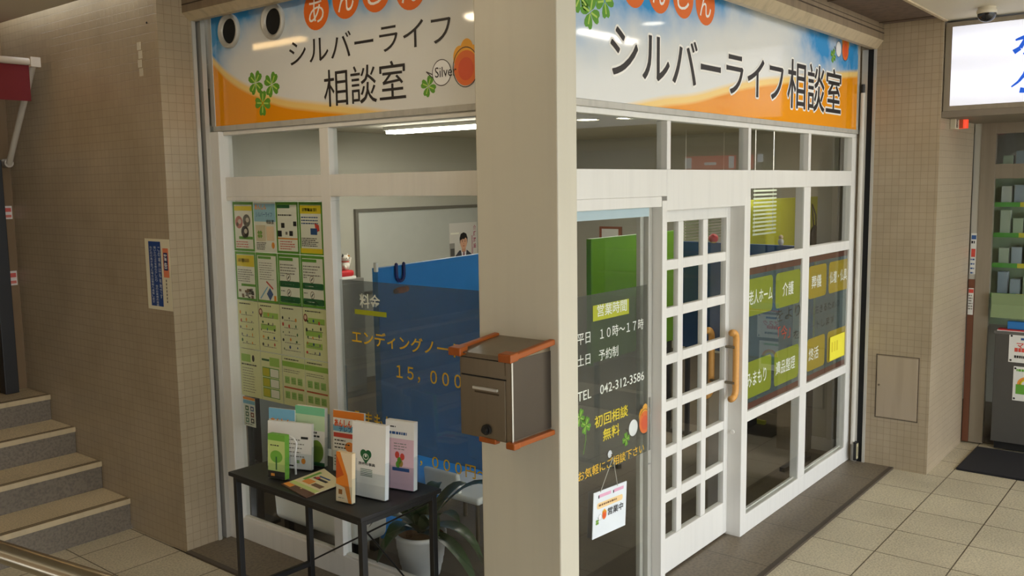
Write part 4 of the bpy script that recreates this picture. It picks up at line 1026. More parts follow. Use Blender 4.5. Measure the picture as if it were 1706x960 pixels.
b.prism([(3.78, e.z-0.015), (4.43, e.z+0.10), (4.43, e.z+0.115), (3.76, e.z)], -4.0, e.x-0.02, RED, Matrix(((0, 1, 0, 0), (1, 0, 0, 0), (0, 0, 1, 0), (0, 0, 0, 1))))
b.box(-4.0, e.x-0.03, 3.752, 3.76, e.z-0.24, e.z-0.01, RED); b.build('canopy', aw)
b = MB(); b.cyl((-4.0, 3.75, e.z), (e.x+0.01, 3.75, e.z), 0.022, col(190, 180, 166, 0.5), 12); b.build('front_bar', aw)
b = MB(); b.cyl((e.x, 3.75, e.z), (f_.x+0.02, 4.36, f_.z), 0.02, col(198, 190, 176, 0.5), 12); b.cyl((f_.x+0.02, 4.36, f_.z), (f_.x+0.02, 4.44, f_.z), 0.03, col(190, 180, 166, 0.5), 12); b.box(e.x-0.03, e.x+0.03, 3.72, 3.78, e.z-0.03, e.z+0.03, col(190, 180, 166, 0.5)); b.build('folding_arm', aw)

# ------------------------------------------------------------------ right: hatch, lamp, light box, camera, shop
b = MB(); c0, c1 = on_a(1461, 585, 3.667), on_a(1529, 700, 3.667)
b.box(3.660, 3.667, -0.468, -0.19, 0.365, 0.815, streak_mat('hatch_paint', (170, 154, 132), 0.45)); hp = thing('access_hatch', (3.66, -0.33, 0.36), 'flush access hatch low on the tiled pillar beside the light box', 'hatch')
b.build('hatch_door', hp, None, 0.002)
b = MB()
for a in ((3.6645, 3.667, -0.478, -0.472, 0.355, 0.825), (3.6645, 3.667, -0.186, -0.18, 0.355, 0.825), (3.6645, 3.667, -0.478, -0.18, 0.82, 0.826), (3.6645, 3.667, -0.478, -0.18, 0.355, 0.361)): b.box(*a, col(96, 84, 70, 0.6))
b.build('hatch_frame', hp)
b = MB(); b.cyl((3.660, -0.205, 0.6), (3.656, -0.205, 0.6), 0.008, STEEL, 12); b.build('lock', hp)
lampp = thing('alarm_lamp', (4.05, -0.6, 2.43), 'red alarm lamp on a cream base under the light box', 'lamp')
xl = 4.02
b = MB(); b.box(xl-0.09, xl+0.02, -0.585, -0.551, 2.432, 2.535, col(206, 196, 170, 0.5)); b.build('base', lampp, None, 0.003)
b = MB(); b.cyl((xl+0.06, -0.60, 2.44), (xl+0.06, -0.60, 2.535), 0.036, glow(255, 70, 36, 0.5), 20); b.box(xl+0.02, xl+0.06, -0.61, -0.56, 2.44, 2.535, col(206, 90, 60, 0.4)); b.build('red_lens', lampp)
b = MB(); b.text('SECOM', 0, 0, 0.085, 0.034, PK, 0.001, 0.03); b.build('lettering', lampp, FB(xl-0.025, 2.442, -0.586) @ Matrix.Rotation(PI/2, 4, 'Z'))
# light box over the neighbouring shop
LX = 3.69
lb = thing('light_box_sign', (LX, -1.2, 2.54), 'glowing white light box sign with blue letters over the next shop', 'sign')
def lit_panel():
    m, nt, p = newmat('lit_acrylic'); N, L = nt.nodes.new, nt.links.new
    g = N('ShaderNodeNewGeometry'); sp = N('ShaderNodeSeparateXYZ'); L(g.outputs['Position'], sp.inputs[0])
    # two fluorescent tubes glow behind the acrylic
    s = None
    for zc in (2.72, 2.98):
        a = N('ShaderNodeMath'); a.operation = 'SUBTRACT'; L(sp.outputs[2], a.inputs[0]); a.inputs[1].default_value = zc
        q = N('ShaderNodeMath'); q.operation = 'MULTIPLY'; L(a.outputs[0], q.inputs[0]); L(a.outputs[0], q.inputs[1])
        r = N('ShaderNodeMath'); r.operation = 'MULTIPLY'; L(q.outputs[0], r.inputs[0]); r.inputs[1].default_value = -95.0
        ex = N('ShaderNodeMath'); ex.operation = 'EXPONENT'; L(r.outputs[0], ex.inputs[0])
        if s is None: s = ex
        else:
            ad = N('ShaderNodeMath'); ad.operation = 'ADD'; L(s.outputs[0], ad.inputs[0]); L(ex.outputs[0], ad.inputs[1]); s = ad
    ma = N('ShaderNodeMath'); ma.operation = 'MULTIPLY_ADD'; L(s.outputs[0], ma.inputs[0]); ma.inputs[1].default_value = SIGN_LAMP*0.38; ma.inputs[2].default_value = SIGN_LAMP*0.50
    p.inputs['Base Color'].default_value = srgb(230, 232, 240); p.inputs['Emission Color'].default_value = srgb(232, 236, 252); L(ma.outputs[0], p.inputs['Emission Strength']); p.inputs['Roughness'].default_value = 0.3
    return m
FRM = streak_mat('light_box_frame', (150, 140, 124), 0.4, 0.3)
b = MB(); b.box(LX, LX+0.16, -3.4, -0.557, 2.541, 3.13, FRM); b.build('box', lb, None, 0.004)
b = MB(); b.box(LX-0.002, LX, -3.36, -0.60, 2.575, 3.098, lit_panel()); b.build('lit_face', lb)
BLUE = glow(22, 88, 208, 0.45)
b = MB(); fL = FA(-0.60, 2.575, LX-0.0025)
def stroke(pts, w0, w1):
    n = len(pts)
    for i in range(n-1):
        a, c = pts[i], pts[i+1]; dx, dy = c[0]-a[0], c[1]-a[1]; l = math.hypot(dx, dy); nx, ny = -dy/l, dx/l
        wa = w0+(w1-w0)*i/(n-1); wb = w0+(w1-w0)*(i+1)/(n-1)
        b.poly([(a[0]+nx*wa, a[1]+ny*wa), (a[0]-nx*wa, a[1]-ny*wa), (c[0]-nx*wb, c[1]-ny*wb), (c[0]+nx*wb, c[1]+ny*wb)], BLUE, 0.0012)
def Lp(px, py): q = on_a(px, py, LX); return (-0.60-q.y, q.z-2.575)
stroke([Lp(1692, 67), Lp(1700, 64), Lp(1712, 60), Lp(1735, 56)], 0.006, 0.018); stroke([Lp(1689, 87), Lp(1700, 80), Lp(1708, 66), Lp(1712, 54)], 0.016, 0.008); stroke([Lp(1705, 90), Lp(1716, 84), Lp(1735, 78)], 0.006, 0.014)
stroke([Lp(1685, 145), Lp(1697, 136), Lp(1707, 124), Lp(1712, 115)], 0.005, 0.015); stroke([Lp(1699, 150), Lp(1710, 151), Lp(1724, 146), Lp(1738, 132)], 0.018, 0.006); stroke([Lp(1706, 124), Lp(1722, 124), Lp(1740, 120)], 0.006, 0.015)
b.build('lettering', lb, fL)
# dome camera
dc = on_a(1645, 4, 3.35); dcz = ZC-0.02
dm = thing('dome_camera', (dc.x, dc.y, dcz-0.15), 'white dome security camera hanging from the ceiling', 'camera')
b = MB(); b.lathe([(0.052, dcz), (0.052, dcz-0.012), (0.058, dcz-0.018), (0.058, dcz-0.036), (0.054, dcz-0.040)], (dc.x, dc.y, 0), col(196, 188, 168, 0.4), 28); b.build('housing', dm)
b = MB(); b.lathe([(0.054*math.cos(a), dcz-0.040-0.052*math.sin(a)) for a in [PI/2*i/8 for i in range(9)]], (dc.x, dc.y, 0), col(22, 22, 24, 0.08), 28); b.build('dome', dm)
# neighbouring shop front (faces the viewer's side, behind the light box)
SX = 4.70
b = MB(); b.box(SX, SX+0.03, -0.60, -0.551, 0.0, 2.5, INWALL); b.box(SX-0.005, SX+0.05, -0.70, -0.60, 0.0, 2.5, FRM); b.box(SX, SX+0.05, -3.4, -0.70, 2.08, 2.19, FRM); b.box(SX, SX+0.05, -3.4, -0.70, 2.42, 2.5, FRM); struct(b.build('door_3'))
b = MB(); b.box(SX+0.02, SX+0.026, -3.4, -0.70, 0.05, 2.42, GLASS); struct(b.build('window_20'))
b = MB(); b.box(LX, SX+0.1, -3.4, -0.551, 2.5, 2.541, col(120, 110, 96, 0.6)); struct(b.build('porch_ceiling'))
b = MB(); b.box(SX+0.05, 7.2, -3.4, 0.0, -0.012, 0.0, INFLOOR); struct(b.build('shop_floor'))
b = MB(); b.box(6.2, 6.3, -3.4, 0.1, 0, 2.7, INWALL); b.box(4.75, 6.3, -0.20, -0.1, 0, 2.7, INWALL); b.box(4.75, 6.3, -3.5, -3.4, 0, 2.7, INWALL); b.box(4.75, 6.3, -3.4, -0.1, 2.5, 2.6, INWALL); struct(b.build('shop_wall'))
b = MB(); b.box(SX-0.012, SX-0.002, -0.598, -0.553, 0.0, 1.30, col(110, 66, 44, 0.5)); tag(b.build('wood_panel'), 'brown wooden strip at the edge of the next shop', 'panel')
def note(name, y0, y1, z0, z1, x, label, draw, cat='notice'):
    b = MB(); fr = FA(y0, z0, x); b.box(0, y0-y1, 0, z1-z0, -0.001, 0, ink(222, 222, 216)); draw(b, y0-y1, z1-z0); tag(b.build(name, None, fr), label, cat)
def nd1(b, W_, h): b.rect(W_*0.1, h*0.85, W_*0.8, h*0.1, PB, 0.001); b.rect(W_*0.15, h*0.42, W_*0.7, h*0.2, PR, 0.001); tlines(b, W_*0.1, h*0.75, W_*0.7, 1, 0.02, PK, 0.02, 401); tlines(b, W_*0.1, h*0.34, W_*0.8, 4, 0.035, PB, 0.012, 402)
def nd2(b, W_, h): b.rect(W_*0.05, h*0.82, W_*0.9, h*0.14, PR, 0.001); tlines(b, W_*0.08, h*0.7, W_*0.8, 6, h*0.1, PT, 0.01, 403)
note('paper_notice', -0.556, -0.597, 1.34, 1.66, SX-0.003, 'small white notice with blue and red print above the brown strip', nd1)
note('paper_notice', -0.556, -0.594, 1.02, 1.23, SX-0.013, 'small red and white notice stuck on the brown strip', nd2)
# counter with two notices, shelves of wares inside the next shop
CX_ = 4.60
ct = thing('shop_counter', (CX_, -1.2, 0), 'dark grey counter with two white notices beyond the black mat', 'counter')
b = MB(); b.box(CX_, SX-0.01, -1.9, -0.775, 0.06, 0.90, col(74, 72, 68, 0.5)); b.build('body', ct, None, 0.004)
b = MB(); b.box(CX_-0.003, SX-0.008, -1.91, -0.765, 0.90, 0.925, col(96, 94, 90, 0.4)); b.build('top', ct, None, 0.003)
b = MB(); b.box(CX_+0.03, SX-0.01, -1.88, -0.795, 0.0, 0.06, BLACK); b.build('plinth', ct)
def np1(b, W_, h):
    for x in (0.06, 0.94):
        for y in (0.07, 0.93): b.disc(W_*x, h*y, 0.008, 0.008, PK, 0.0012, 10)
    b.text('マスク', W_*0.2, h*0.52, W_*0.6, h*0.2, PR, 0.001, 0.02); b.rect(W_*0.3, h*0.8, W_*0.4, h*0.08, PB, 0.001); tlines(b, W_*0.15, h*0.38, W_*0.7, 1, 0.02, PR, 0.03, 405); tlines(b, W_*0.15, h*0.16, W_*0.7, 1, 0.02, PK, 0.02, 406)
def np2(b, W_, h):
    for y in (0.06, 0.94): b.disc(W_*0.06, h*y, 0.008, 0.008, PK, 0.0012, 10)
    b.ring(W_*0.5, h*0.5, W_*0.36, h*0.22, 0.02, PO, 0.001); b.ring(W_*0.5, h*0.5, W_*0.28, h*0.16, 0.014, PY, 0.001); b.rect(W_*0.1, h*0.2, W_*0.8, h*0.28, PG, 0.0014); tlines(b, W_*0.1, h*0.86, W_*0.8, 1, 0.02, PG, 0.018, 407)
q1, q2 = on_a(1682, 556, CX_), on_a(1682, 603, CX_); note('counter_notice', q1.y, q1.y-0.26, q2.z, q1.z, CX_-0.0025, 'upper white notice with red letters on the dark grey counter', np1)
q1, q2 = on_a(1689, 610, CX_), on_a(1689, 667, CX_); note('counter_notice', q1.y, q1.y-0.20, q2.z, q1.z, CX_-0.0025, 'lower white notice with a rainbow over green on the dark grey counter', np2)
def tray(px0, px1, py0, py1, mat, name, lab, cat, x=4.62):
    a, c = on_a(px0, py1, x), on_a(px1, py0, x)
    z0 = 0.926 if a.z < 1.0 else a.z
    b = MB(); b.box(x, x+0.07, c.y-0.12, a.y, z0, max(c.z, z0+0.02), mat); tag(b.build(name, bevel=0.004), lab, cat)
b = MB(); b.box(CX_+0.004, SX-0.02, -1.3, -0.79, 0.926, 0.94, col(170, 40, 46, 0.5)); b.box(CX_+0.002, SX-0.02, -1.3, -0.785, 0.9255, 0.93, PAPER); tag(b.build('red_tray'), 'flat red tray lying on the dark grey counter', 'tray')
b = MB(); b.box(CX_+0.02, SX-0.03, -1.2, -0.85, 0.941, 1.0, col(36, 110, 176, 0.5)); tag(b.build('blue_box', bevel=0.004), 'blue box on the red tray on the counter', 'box')
b = MB(); pts = [(4.699, 1.02), (4.699, 1.19), (4.62, 1.21), (4.64, 1.12), (4.63, 1.02)]
b.prism(pts, -1.3, -0.73, col(128, 146, 104, 0.7)); tag(b.build('cloth_cover'), 'sage green cloth draped along the shop window above the counter', 'cloth')
sh = thing('wall_rack', (5.0, -1.5, 1.3), 'rack of pale green wares with yellow and red price rails behind the shop glass', 'rack')
b = MB(); b.box(5.1, 5.14, -3.0, -0.62, 0.9, 2.2, col(150, 172, 140, 0.6)); b.build('back_panel', sh)
for k in range(5):
    z = 1.15+k*0.24
    b = MB(); b.box(4.96, 5.1, -3.0, -0.62, z, z+0.012, col(196, 190, 176, 0.5)); s_ = b.build('shelf', sh)
    b = MB()
    for q, c in enumerate((col(84, 160, 60, 0.5), col(206, 196, 50, 0.5), col(150, 40, 44, 0.5))): b.box(4.955, 4.96, -0.72-0.12*(q+1), -0.72-0.12*q+(0.06 if q == 0 else 0), z-0.012, z+0.024, c)
    b.build('price_rail', s_)
    b = MB(); r = random.Random(k)
    for q in range(7): b.box(4.99, 5.06, -0.70-0.09*q-0.07, -0.70-0.09*q, z+0.012, z+0.012+r.uniform(0.12, 0.19), r.choice((col(172, 186, 164, 0.5), col(190, 196, 186, 0.5), col(156, 176, 150, 0.5), col(150, 166, 176, 0.5))))
    w_ = b.build('wares', sh); w_['kind'] = 'stuff'
# door mat
b = MB(); b.box(3.91, 4.58, -2.6, -0.69, -0.012, 0.004, col(22, 20, 24, 0.95, 0, 0.2, 60)); tag(b.build('door_mat', bevel=0.003), 'black rubber mat in front of the neighbouring shop', 'mat')

# ------------------------------------------------------------------ inside the office
BLU, BLU2 = col(44, 132, 208, 0.5), col(34, 84, 150, 0.5)
def partition(name, p, q, z1, mat, label, edge, z0=0.06):
    p, q = Vector(p), Vector(q); L = (q-p).length; a = math.atan2(q.y-p.y, q.x-p.x)
    t = thing(name, (p.x, p.y, 0), label, 'partition', None); M = FZ(p.x, p.y, 0, a)
    b = MB(); b.box(0.02, L-0.02, -0.018, 0.018, z0, z1-0.012, mat); b.build('panel', t, M)
    b = MB(); e0 = z0-0.02 if z0 > 0.5 else 0; b.box(0, 0.02, -0.02, 0.02, e0, z1, edge); b.box(L-0.02, L, -0.02, 0.02, e0, z1, edge); b.box(0.02, L-0.02, -0.02, 0.02, z1-0.012, z1, edge); b.build('edge_frame', t, M)
    b = MB()
    edge = col(52, 48, 46, 0.5) if z0 > 0.5 else edge
    for x in (0.1, L-0.1): b.box(x-0.02, x+0.02, -0.2, 0.2, 0, 0.03, edge); b.box(x-0.015, x+0.015, -0.015, 0.015, 0.03, z0, edge)
    b.build('foot', t, M); return M
pb = partition('office_partition', (0.50, 1.677), (2.30, 1.98), 1.62, BLU, 'bright blue office partition behind the price lettering', BLU)
partition('office_partition', (3.40, 1.30), (3.28, 0.16), 1.62, BLU2, 'dark blue office partition behind the lattice door', BLU2, 0.78)
partition('office_partition', (2.37, 1.46), (3.66, 1.46), 1.69, col(110, 166, 22, 0.5), 'dark green office partition behind the opening-hours window', col(110, 166, 50, 0.5), 0.78)
g1, g2 = on_b(1236, 334, 1.1), on_b(1366, 334, 1.1)
partition('office_partition', (g1.x, 1.1), (g2.x, 1.1), g1.z, col(198, 198, 62, 0.6), 'tall yellow-green office partition behind the dark blue one', col(198, 198, 66, 0.6))
dk_ = thing('office_desk', (3.75, 0.85, 0), 'dark office desk behind the dark blue partition', 'desk'); DKM = col(52, 48, 46, 0.5)
b = MB(); b.box(3.64, 4.25, 0.30, 1.02, 0.69, 0.72, DKM); b.build('desk_top', dk_, None, 0.003)
for y in (0.34, 0.98): b = MB(); b.box(3.68, 4.21, y-0.015, y+0.015, 0.0, 0.69, DKM); b.build('leg', dk_)
b = MB(); b.box(4.18, 4.20, 0.36, 0.96, 0.25, 0.69, DKM); b.build('back_panel', dk_)
b = MB(); b.box(3.70, 3.95, 0.66, 0.94, 0.721, 0.74, PAPER); tag(b.build('paper_stack'), 'white paper stack on the dark office desk', 'paper')
# white bracket and bead string on the blue partition
def on_blue(px, py):
    n = Vector((-(1.98-1.677), 2.30-0.50, 0)).normalized(); P = Vector((0.50, 1.677, 0))-n*0.02
    d = ray(px, py); t = (P-CAM).dot(n)/d.dot(n); return CAM+d*t
q = on_blue(626, 446); b = MB(); b.box(q.x-0.008, q.x+0.010, q.y-0.012, q.y+0.012, 1.60, 1.655, PAPER); tag(b.build('white_clip', bevel=0.004), 'white clip on the free end of the bright blue partition', 'clip')
q0 = on_blue(664, 440); q1 = on_blue(664, 468)
b = MB(); BEAD = col(34, 44, 110, 0.25); w_ = 0.036
for k in range(27):
    s = k/26; a = PI*s
    if s < 0.3: x, z = -w_, q0.z-(q0.z-q1.z-w_)*s/0.3
    elif s > 0.7: x, z = w_, q0.z-(q0.z-q1.z-w_)*(1-s)/0.3
    else: aa = PI+PI*(s-0.3)/0.4; x, z = w_*math.cos(aa), q1.z+w_+w_*math.sin(aa)
    b.ball((q0.x+x, q0.y-0.012+x*0.16, z), 0.0105, 0.0105, 0.0105, BEAD, 8)
tag(b.build('bead_string'), 'dark blue bead string hung over the bright blue partition', 'beads')
q = on_blue(666, 483); b = MB(); b.ball((q.x, q.y-0.015, q.z), 0.06, 0.015, 0.02, ink(178, 86, 50), 12); b.ball((q.x-0.045, q.y-0.016, q.z-0.004), 0.02, 0.012, 0.016, ink(120, 56, 40), 10); b.ball((q.x+0.04, q.y-0.016, q.z+0.004), 0.022, 0.012, 0.018, ink(196, 110, 60), 10)
tag(b.build('wall_charm'), 'small brown charm pinned below the bead string', 'charm')
# whiteboard and portrait poster on the back wall
wb = thing('whiteboard', (4.6, 5.19, 1.0), 'large whiteboard with grey frame on the office back wall', 'whiteboard')
b = MB(); b.box(3.46, 6.2, 5.18, 5.199, 0.95, 1.82, col(184, 184, 176, 0.3)); b.build('board', wb)
b = MB(); FG = col(120, 116, 106, 0.4, 0.3)
for a in ((3.43, 3.47, 0.93, 1.85), (6.19, 6.22, 0.93, 1.85)): b.box(a[0], a[1], 5.165, 5.199, a[2], a[3], FG)
b.box(3.47, 6.19, 5.165, 5.199, 1.815, 1.85, FG); b.box(3.47, 6.19, 5.165, 5.199, 0.93, 0.955, FG); b.build('frame', wb)
b = MB(); frp = FB(4.90, 1.10, 5.178); W_, H_ = 0.50, 0.535
b.box(0, W_, 0, H_, -0.001, 0.0, ink(214, 208, 200))
b.rect(0.0, 0.0, 0.09, H_*0.55, ink(150, 146, 140), 0.0008); b.rect(0.015, 0.14, 0.07, 0.09, ink(80, 78, 76), 0.0012); b.rect(0.02, 0.40, 0.15, 0.02, ink(240, 236, 220), 0.001)
b.poly([(0.07, 0), (0.09, 0.13), (0.17, 0.20), (0.31, 0.20), (0.40, 0.14), (0.43, 0)], ink(62, 64, 76), 0.0012)
b.poly([(0.20, 0.20), (0.235, 0.04), (0.275, 0.04), (0.30, 0.20)], ink(230, 228, 232), 0.0016); b.poly([(0.24, 0.185), (0.228, 0.05), (0.25, 0.03), (0.27, 0.05), (0.262, 0.185)], ink(120, 60, 76), 0.002)
b.rect(0.215, 0.18, 0.07, 0.07, ink(206, 150, 120), 0.0018); b.disc(0.25, 0.30, 0.063, 0.085, ink(222, 168, 138), 0.0022)
b.poly([(0.184, 0.275), (0.178, 0.35), (0.20, 0.40), (0.25, 0.418), (0.30, 0.40), (0.322, 0.35), (0.316, 0.275), (0.308, 0.335), (0.285, 0.352), (0.262, 0.332), (0.235, 0.338), (0.21, 0.328), (0.194, 0.325)], ink(32, 26, 26), 0.0026)
for x in (0.225, 0.275): b.disc(x, 0.305, 0.009, 0.0045, ink(30, 24, 24), 0.0028, 10); b.rect(x-0.013, 0.319, 0.026, 0.005, ink(40, 30, 28), 0.0028)
b.poly([(0.247, 0.30), (0.243, 0.272), (0.257, 0.272)], ink(200, 142, 112), 0.0028); b.disc(0.25, 0.252, 0.018, 0.006, ink(180, 96, 90), 0.0028, 12)
for k, ch in enumerate('介護施設'): b.text(ch, 0.435, 0.44-k*0.075, 0.045, 0.058, ink(170, 60, 96), 0.001, 0.02)
tlines(b, 0.395, 0.36, 0.03, 14, 0.016, ink(170, 80, 110), 0.01, 501)
tag(b.build('portrait_poster', None, frp), 'poster of a dark-haired person in suit and tie on the whiteboard', 'poster')
# grey cabinet with a cat figurine group
gc = on_b(578, 466, 4.6)
cb = thing('office_cabinet', (gc.x, 4.8, 0), 'grey cabinet beside the whiteboard under the cat figurines', 'cabinet')
b = MB(); b.box(gc.x-0.55, gc.x+0.22, 4.6, 5.15, 0, gc.z, col(112, 110, 104, 0.5)); b.build('body', cb, None, 0.004)
for s in (-1, 1):
    b = MB(); x = gc.x-0.165+s*0.19; b.box(x-0.18, x+0.18, 4.588, 4.6, 0.06, gc.z-0.04, col(118, 116, 110, 0.5)); d_ = b.build('cabinet_door', cb, None, 0.003); b = MB(); b.box(x-s*0.15-0.008, x-s*0.15+0.008, 4.575, 4.588, 0.5, 0.62, STEEL); b.build('handle', d_)
cush = thing('cushion_stand', (gc.x, 4.7, gc.z), 'red cushion on a white tray carrying the cat figurines', 'cushion')
b = MB(); b.box(gc.x-0.13, gc.x+0.13, 4.61, 4.84, gc.z, gc.z+0.025, PAPER); b.build('tray', cush, None, 0.003)
b = MB(); b.box(gc.x-0.12, gc.x+0.12, 4.62, 4.83, gc.z+0.025, gc.z+0.085, ink(196, 34, 40)); b.build('cushion', cush, None, 0.02)
def cat(x, y, z, s, label):
    t = thing('cat_figurine', (x, y, z), label, 'figurine', 'beckoning cat figurines'); wt = ink(232, 226, 214)
    b = MB(); b.ball((x, y, z+0.045*s), 0.045*s, 0.04*s, 0.05*s, wt, 12); b.ball((x-0.03*s, y-0.03*s, z+0.03*s), 0.014*s, 0.018*s, 0.02*s, wt, 8); b.cyl((x+0.035*s, y-0.01*s, z+0.05*s), (x+0.05*s, y-0.02*s, z+0.125*s), 0.013*s, wt, 10); b.build('body', t)
    b = MB(); b.ball((x, y-0.006*s, z+0.115*s), 0.042*s, 0.038*s, 0.036*s, wt, 12)
    for d in (-1, 1): b.cyl((x+d*0.026*s, y, z+0.135*s), (x+d*0.032*s, y, z+0.165*s), 0.014*s, ink(50, 44, 40) if d < 0 else wt, 8, 0.002); b.ball((x+d*0.016*s, y-0.042*s, z+0.12*s), 0.005*s, 0.003*s, 0.006*s, PK, 6)
    b.ball((x+0.02*s, y-0.03*s, z+0.140*s), 0.014*s, 0.012*s, 0.010*s, ink(206, 130, 50), 6); b.ball((x, y-0.043*s, z+0.108*s), 0.004*s, 0.003*s, 0.003*s, PR, 6); b.build('head', t)
    b = MB(); b.lathe([(0.036*s, -0.005*s), (0.040*s, 0), (0.036*s, 0.006*s)], (x, y, z+0.085*s), PR, 14); b.build('collar', t)
cat(gc.x-0.06, 4.68, gc.z+0.085, 0.85, 'smaller white cat figurine at the front of the red cushion'); cat(gc.x+0.055, 4.68, gc.z+0.085, 1.0, 'larger white cat figurine at the front of the red cushion'); cat(gc.x+0.0, 4.77, gc.z+0.085, 0.8, 'white cat figurine at the back of the red cushion')
# bench, black stand, grey panel behind the left panes
bn = thing('bench', (0.28, 1.9, 0), 'white moulded bench inside the leaflet window behind the table', 'bench')
WB_ = col(226, 226, 220, 0.4)
b = MB(); b.prism([(0.17, 0.09), (0.40, 0.09), (0.42, 0.52), (0.14, 0.52)], 1.52, 2.28, WB_); b.build('seat', bn, None, 0.04, None, 4)
for x in (0.21, 0.36):
    for y in (1.60, 2.19): b = MB(); b.box(x-0.02, x+0.02, y-0.02, y+0.02, 0.0, 0.10, BLACK); b.build('leg', bn)
ch = thing('chair', (0.9, 1.25, 0), 'white plastic chair behind the potted plant', 'chair')
b = MB(); b.box(0.75, 1.12, 1.14, 1.58, 0.24, 0.28, WB_); b.build('seat', ch, None, 0.018, None, 3)
b = MB(); b.prism([(0.76, 0.27), (0.80, 0.27), (0.78, 0.40), (0.745, 0.40)], 1.30, 1.58, WB_); b.build('backrest', ch, None, 0.016, None, 3)
for x in (0.79, 1.08):
    for y in (1.18, 1.54): b = MB(); b.cyl((x, y, 0), (x, y, 0.24), 0.014, STEEL, 10); b.build('leg', ch)
b = MB(); b.box(0.60, 0.64, 2.12, 3.05, 0.05, 0.98, col(168, 178, 180, 0.5)); b.box(0.56, 0.68, 2.20, 2.24, 0, 0.05, BLACK); b.box(0.56, 0.68, 2.94, 2.98, 0, 0.05, BLACK); tag(b.build('grey_board'), 'pale grey board standing inside the window below the leaflets', 'board')
bs = thing('floor_stand', (0.20, 2.49, 0), 'black floor stand with a looped cable inside the window below the leaflets', 'stand')
b = MB(); b.box(0.17, 0.23, 2.46, 2.52, 0.02, 0.80, BLACK); b.build('post', bs, None, 0.004)
b = MB(); b.box(0.13, 0.30, 2.40, 2.58, 0, 0.02, BLACK); b.build('base', bs)
b = MB(); b.tube([(0.175, 2.46, 0.42)]+[(0.165, 2.41+0.05*math.cos(a), 0.37+0.05*math.sin(a)) for a in [PI/2-2*PI*i/16*0.8 for i in range(17)]], 0.004, BLACK, 6); b.build('cable', bs)
# potted plant
pl_ = (0.30, 1.16)
pt = thing('potted_plant', (pl_[0], pl_[1], 0), 'broad-leaved plant in a white ribbed pot inside the window', 'plant')
b = MB(); b.lathe([(0.0001, 0.0), (0.10, 0.0), (0.105, 0.02), (0.112, 0.06), (0.116, 0.062), (0.12, 0.10), (0.124, 0.102), (0.128, 0.15), (0.132, 0.152), (0.135, 0.21), (0.140, 0.212), (0.140, 0.235), (0.128, 0.235), (0.125, 0.21)], (pl_[0], pl_[1], 0.0), col(214, 214, 214, 0.4), 32); b.build('pot', pt)
b = MB(); b.lathe([(0.0001, 0.222), (0.126, 0.214)], (pl_[0], pl_[1], 0), col(120, 84, 50, 0.9, 0, 0.4, 60), 24); b.build('soil', pt)
LEAFM = col(50, 70, 40, 0.35, 0, 0.25, 12); r = random.Random(11)
def leaf(b, base, az, L, lift, droop, wd, mat):
    n = 9; vs = []; fs = []
    dx, dy = math.cos(az), math.sin(az)
    for i in range(n+1):
        s = i/n; rr = L*s*(0.55+0.45*math.cos(s*0.6)); z = lift*math.sin(s*PI*0.62)-droop*s**2.2
        hw = wd*math.sin(PI*min(1, 0.12+0.86*s))**0.7 if i < n else 0.002
        c = Vector((base[0]+dx*rr, base[1]+dy*rr, base[2]+z)); sd = Vector((-dy, dx, 0))
        vs += [c-sd*hw+Vector((0, 0, hw*0.25)), c, c+sd*hw+Vector((0, 0, hw*0.25))]
    for i in range(n):
        a = 3*i; fs += [(a, a+1, a+4, a+3), (a+1, a+2, a+5, a+4)]
    b.add(vs, fs, mat, True)
for az, L, lift, droop, wd in ((4.5, 0.40, 0.20, 0.02, 0.042), (4.9, 0.42, 0.14, 0.20, 0.045), (5.4, 0.36, 0.10, 0.28, 0.05), (4.2, 0.36, 0.22, 0.10, 0.04), (3.3, 0.34, 0.16, 0.12, 0.045), (2.4, 0.30, 0.16, 0.10, 0.045), (1.7, 0.34, 0.14, 0.10, 0.042), (1.2, 0.34, 0.2, 0.16, 0.04), (0.4, 0.34, 0.22, 0.04, 0.045), (5.9, 0.34, 0.24, 0.02, 0.045), (3.9, 0.26, 0.28, 0.0, 0.04), (5.15, 0.46, 0.30, 0.0, 0.05), (4.7, 0.44, 0.05, 0.24, 0.045), (2.9, 0.30, 0.10, 0.2, 0.045), (2.0, 0.24, 0.28, 0.0, 0.038)):
    b = MB(); leaf(b, (pl_[0], pl_[1], 0.225), az, L, lift, droop, wd, LEAFM); b.build('leaf', pt)
# red ball and small figurine, dark bag, blinds, white pier seen through the right panes
q = on_a(1190, 399, 3.36); b = MB(); b.ball((3.345, q.y, 1.62+0.034), 0.038, 0.038, 0.036, ink(200, 40, 44), 14); b.lathe([(0.02, 0), (0.028, 0.012)], (3.345, q.y, 1.619), ink(230, 190, 120), 14); tag(b.build('red_ornament'), 'round red ornament on top of the dark blue partition', 'ornament')
q = on_a(1301, 402, 3.30); b = MB(); b.ball((3.30, q.y, 1.645), 0.022, 0.022, 0.026, ink(200, 196, 190), 10); b.ball((3.30, q.y, 1.68), 0.017, 0.017, 0.016, ink(206, 180, 150), 10); tag(b.build('white_figurine'), 'tiny pale figurine standing on top of the dark blue partition', 'figurine')
q = on_b(1354, 392, 1.06); bgp = thing('hanging_bag', (q.x, 1.06, q.z), 'black bag hung by its loop at the edge of the yellow-green partition', 'bag')
b = MB(); b.ball((q.x, 1.04, q.z-0.03), 0.09, 0.04, 0.13, col(30, 28, 32, 0.6), 14); b.build('body', bgp)
b = MB(); b.tube([(q.x-0.03, 1.04, q.z+0.08), (q.x-0.04, 1.05, q.z+0.2), (q.x, 1.07, q.z+0.30), (q.x+0.04, 1.05, q.z+0.2), (q.x+0.03, 1.04, q.z+0.08)], 0.006, col(30, 28, 32, 0.6), 6); b.build('strap', bgp)
bx = on_z(1352, 747, 0)
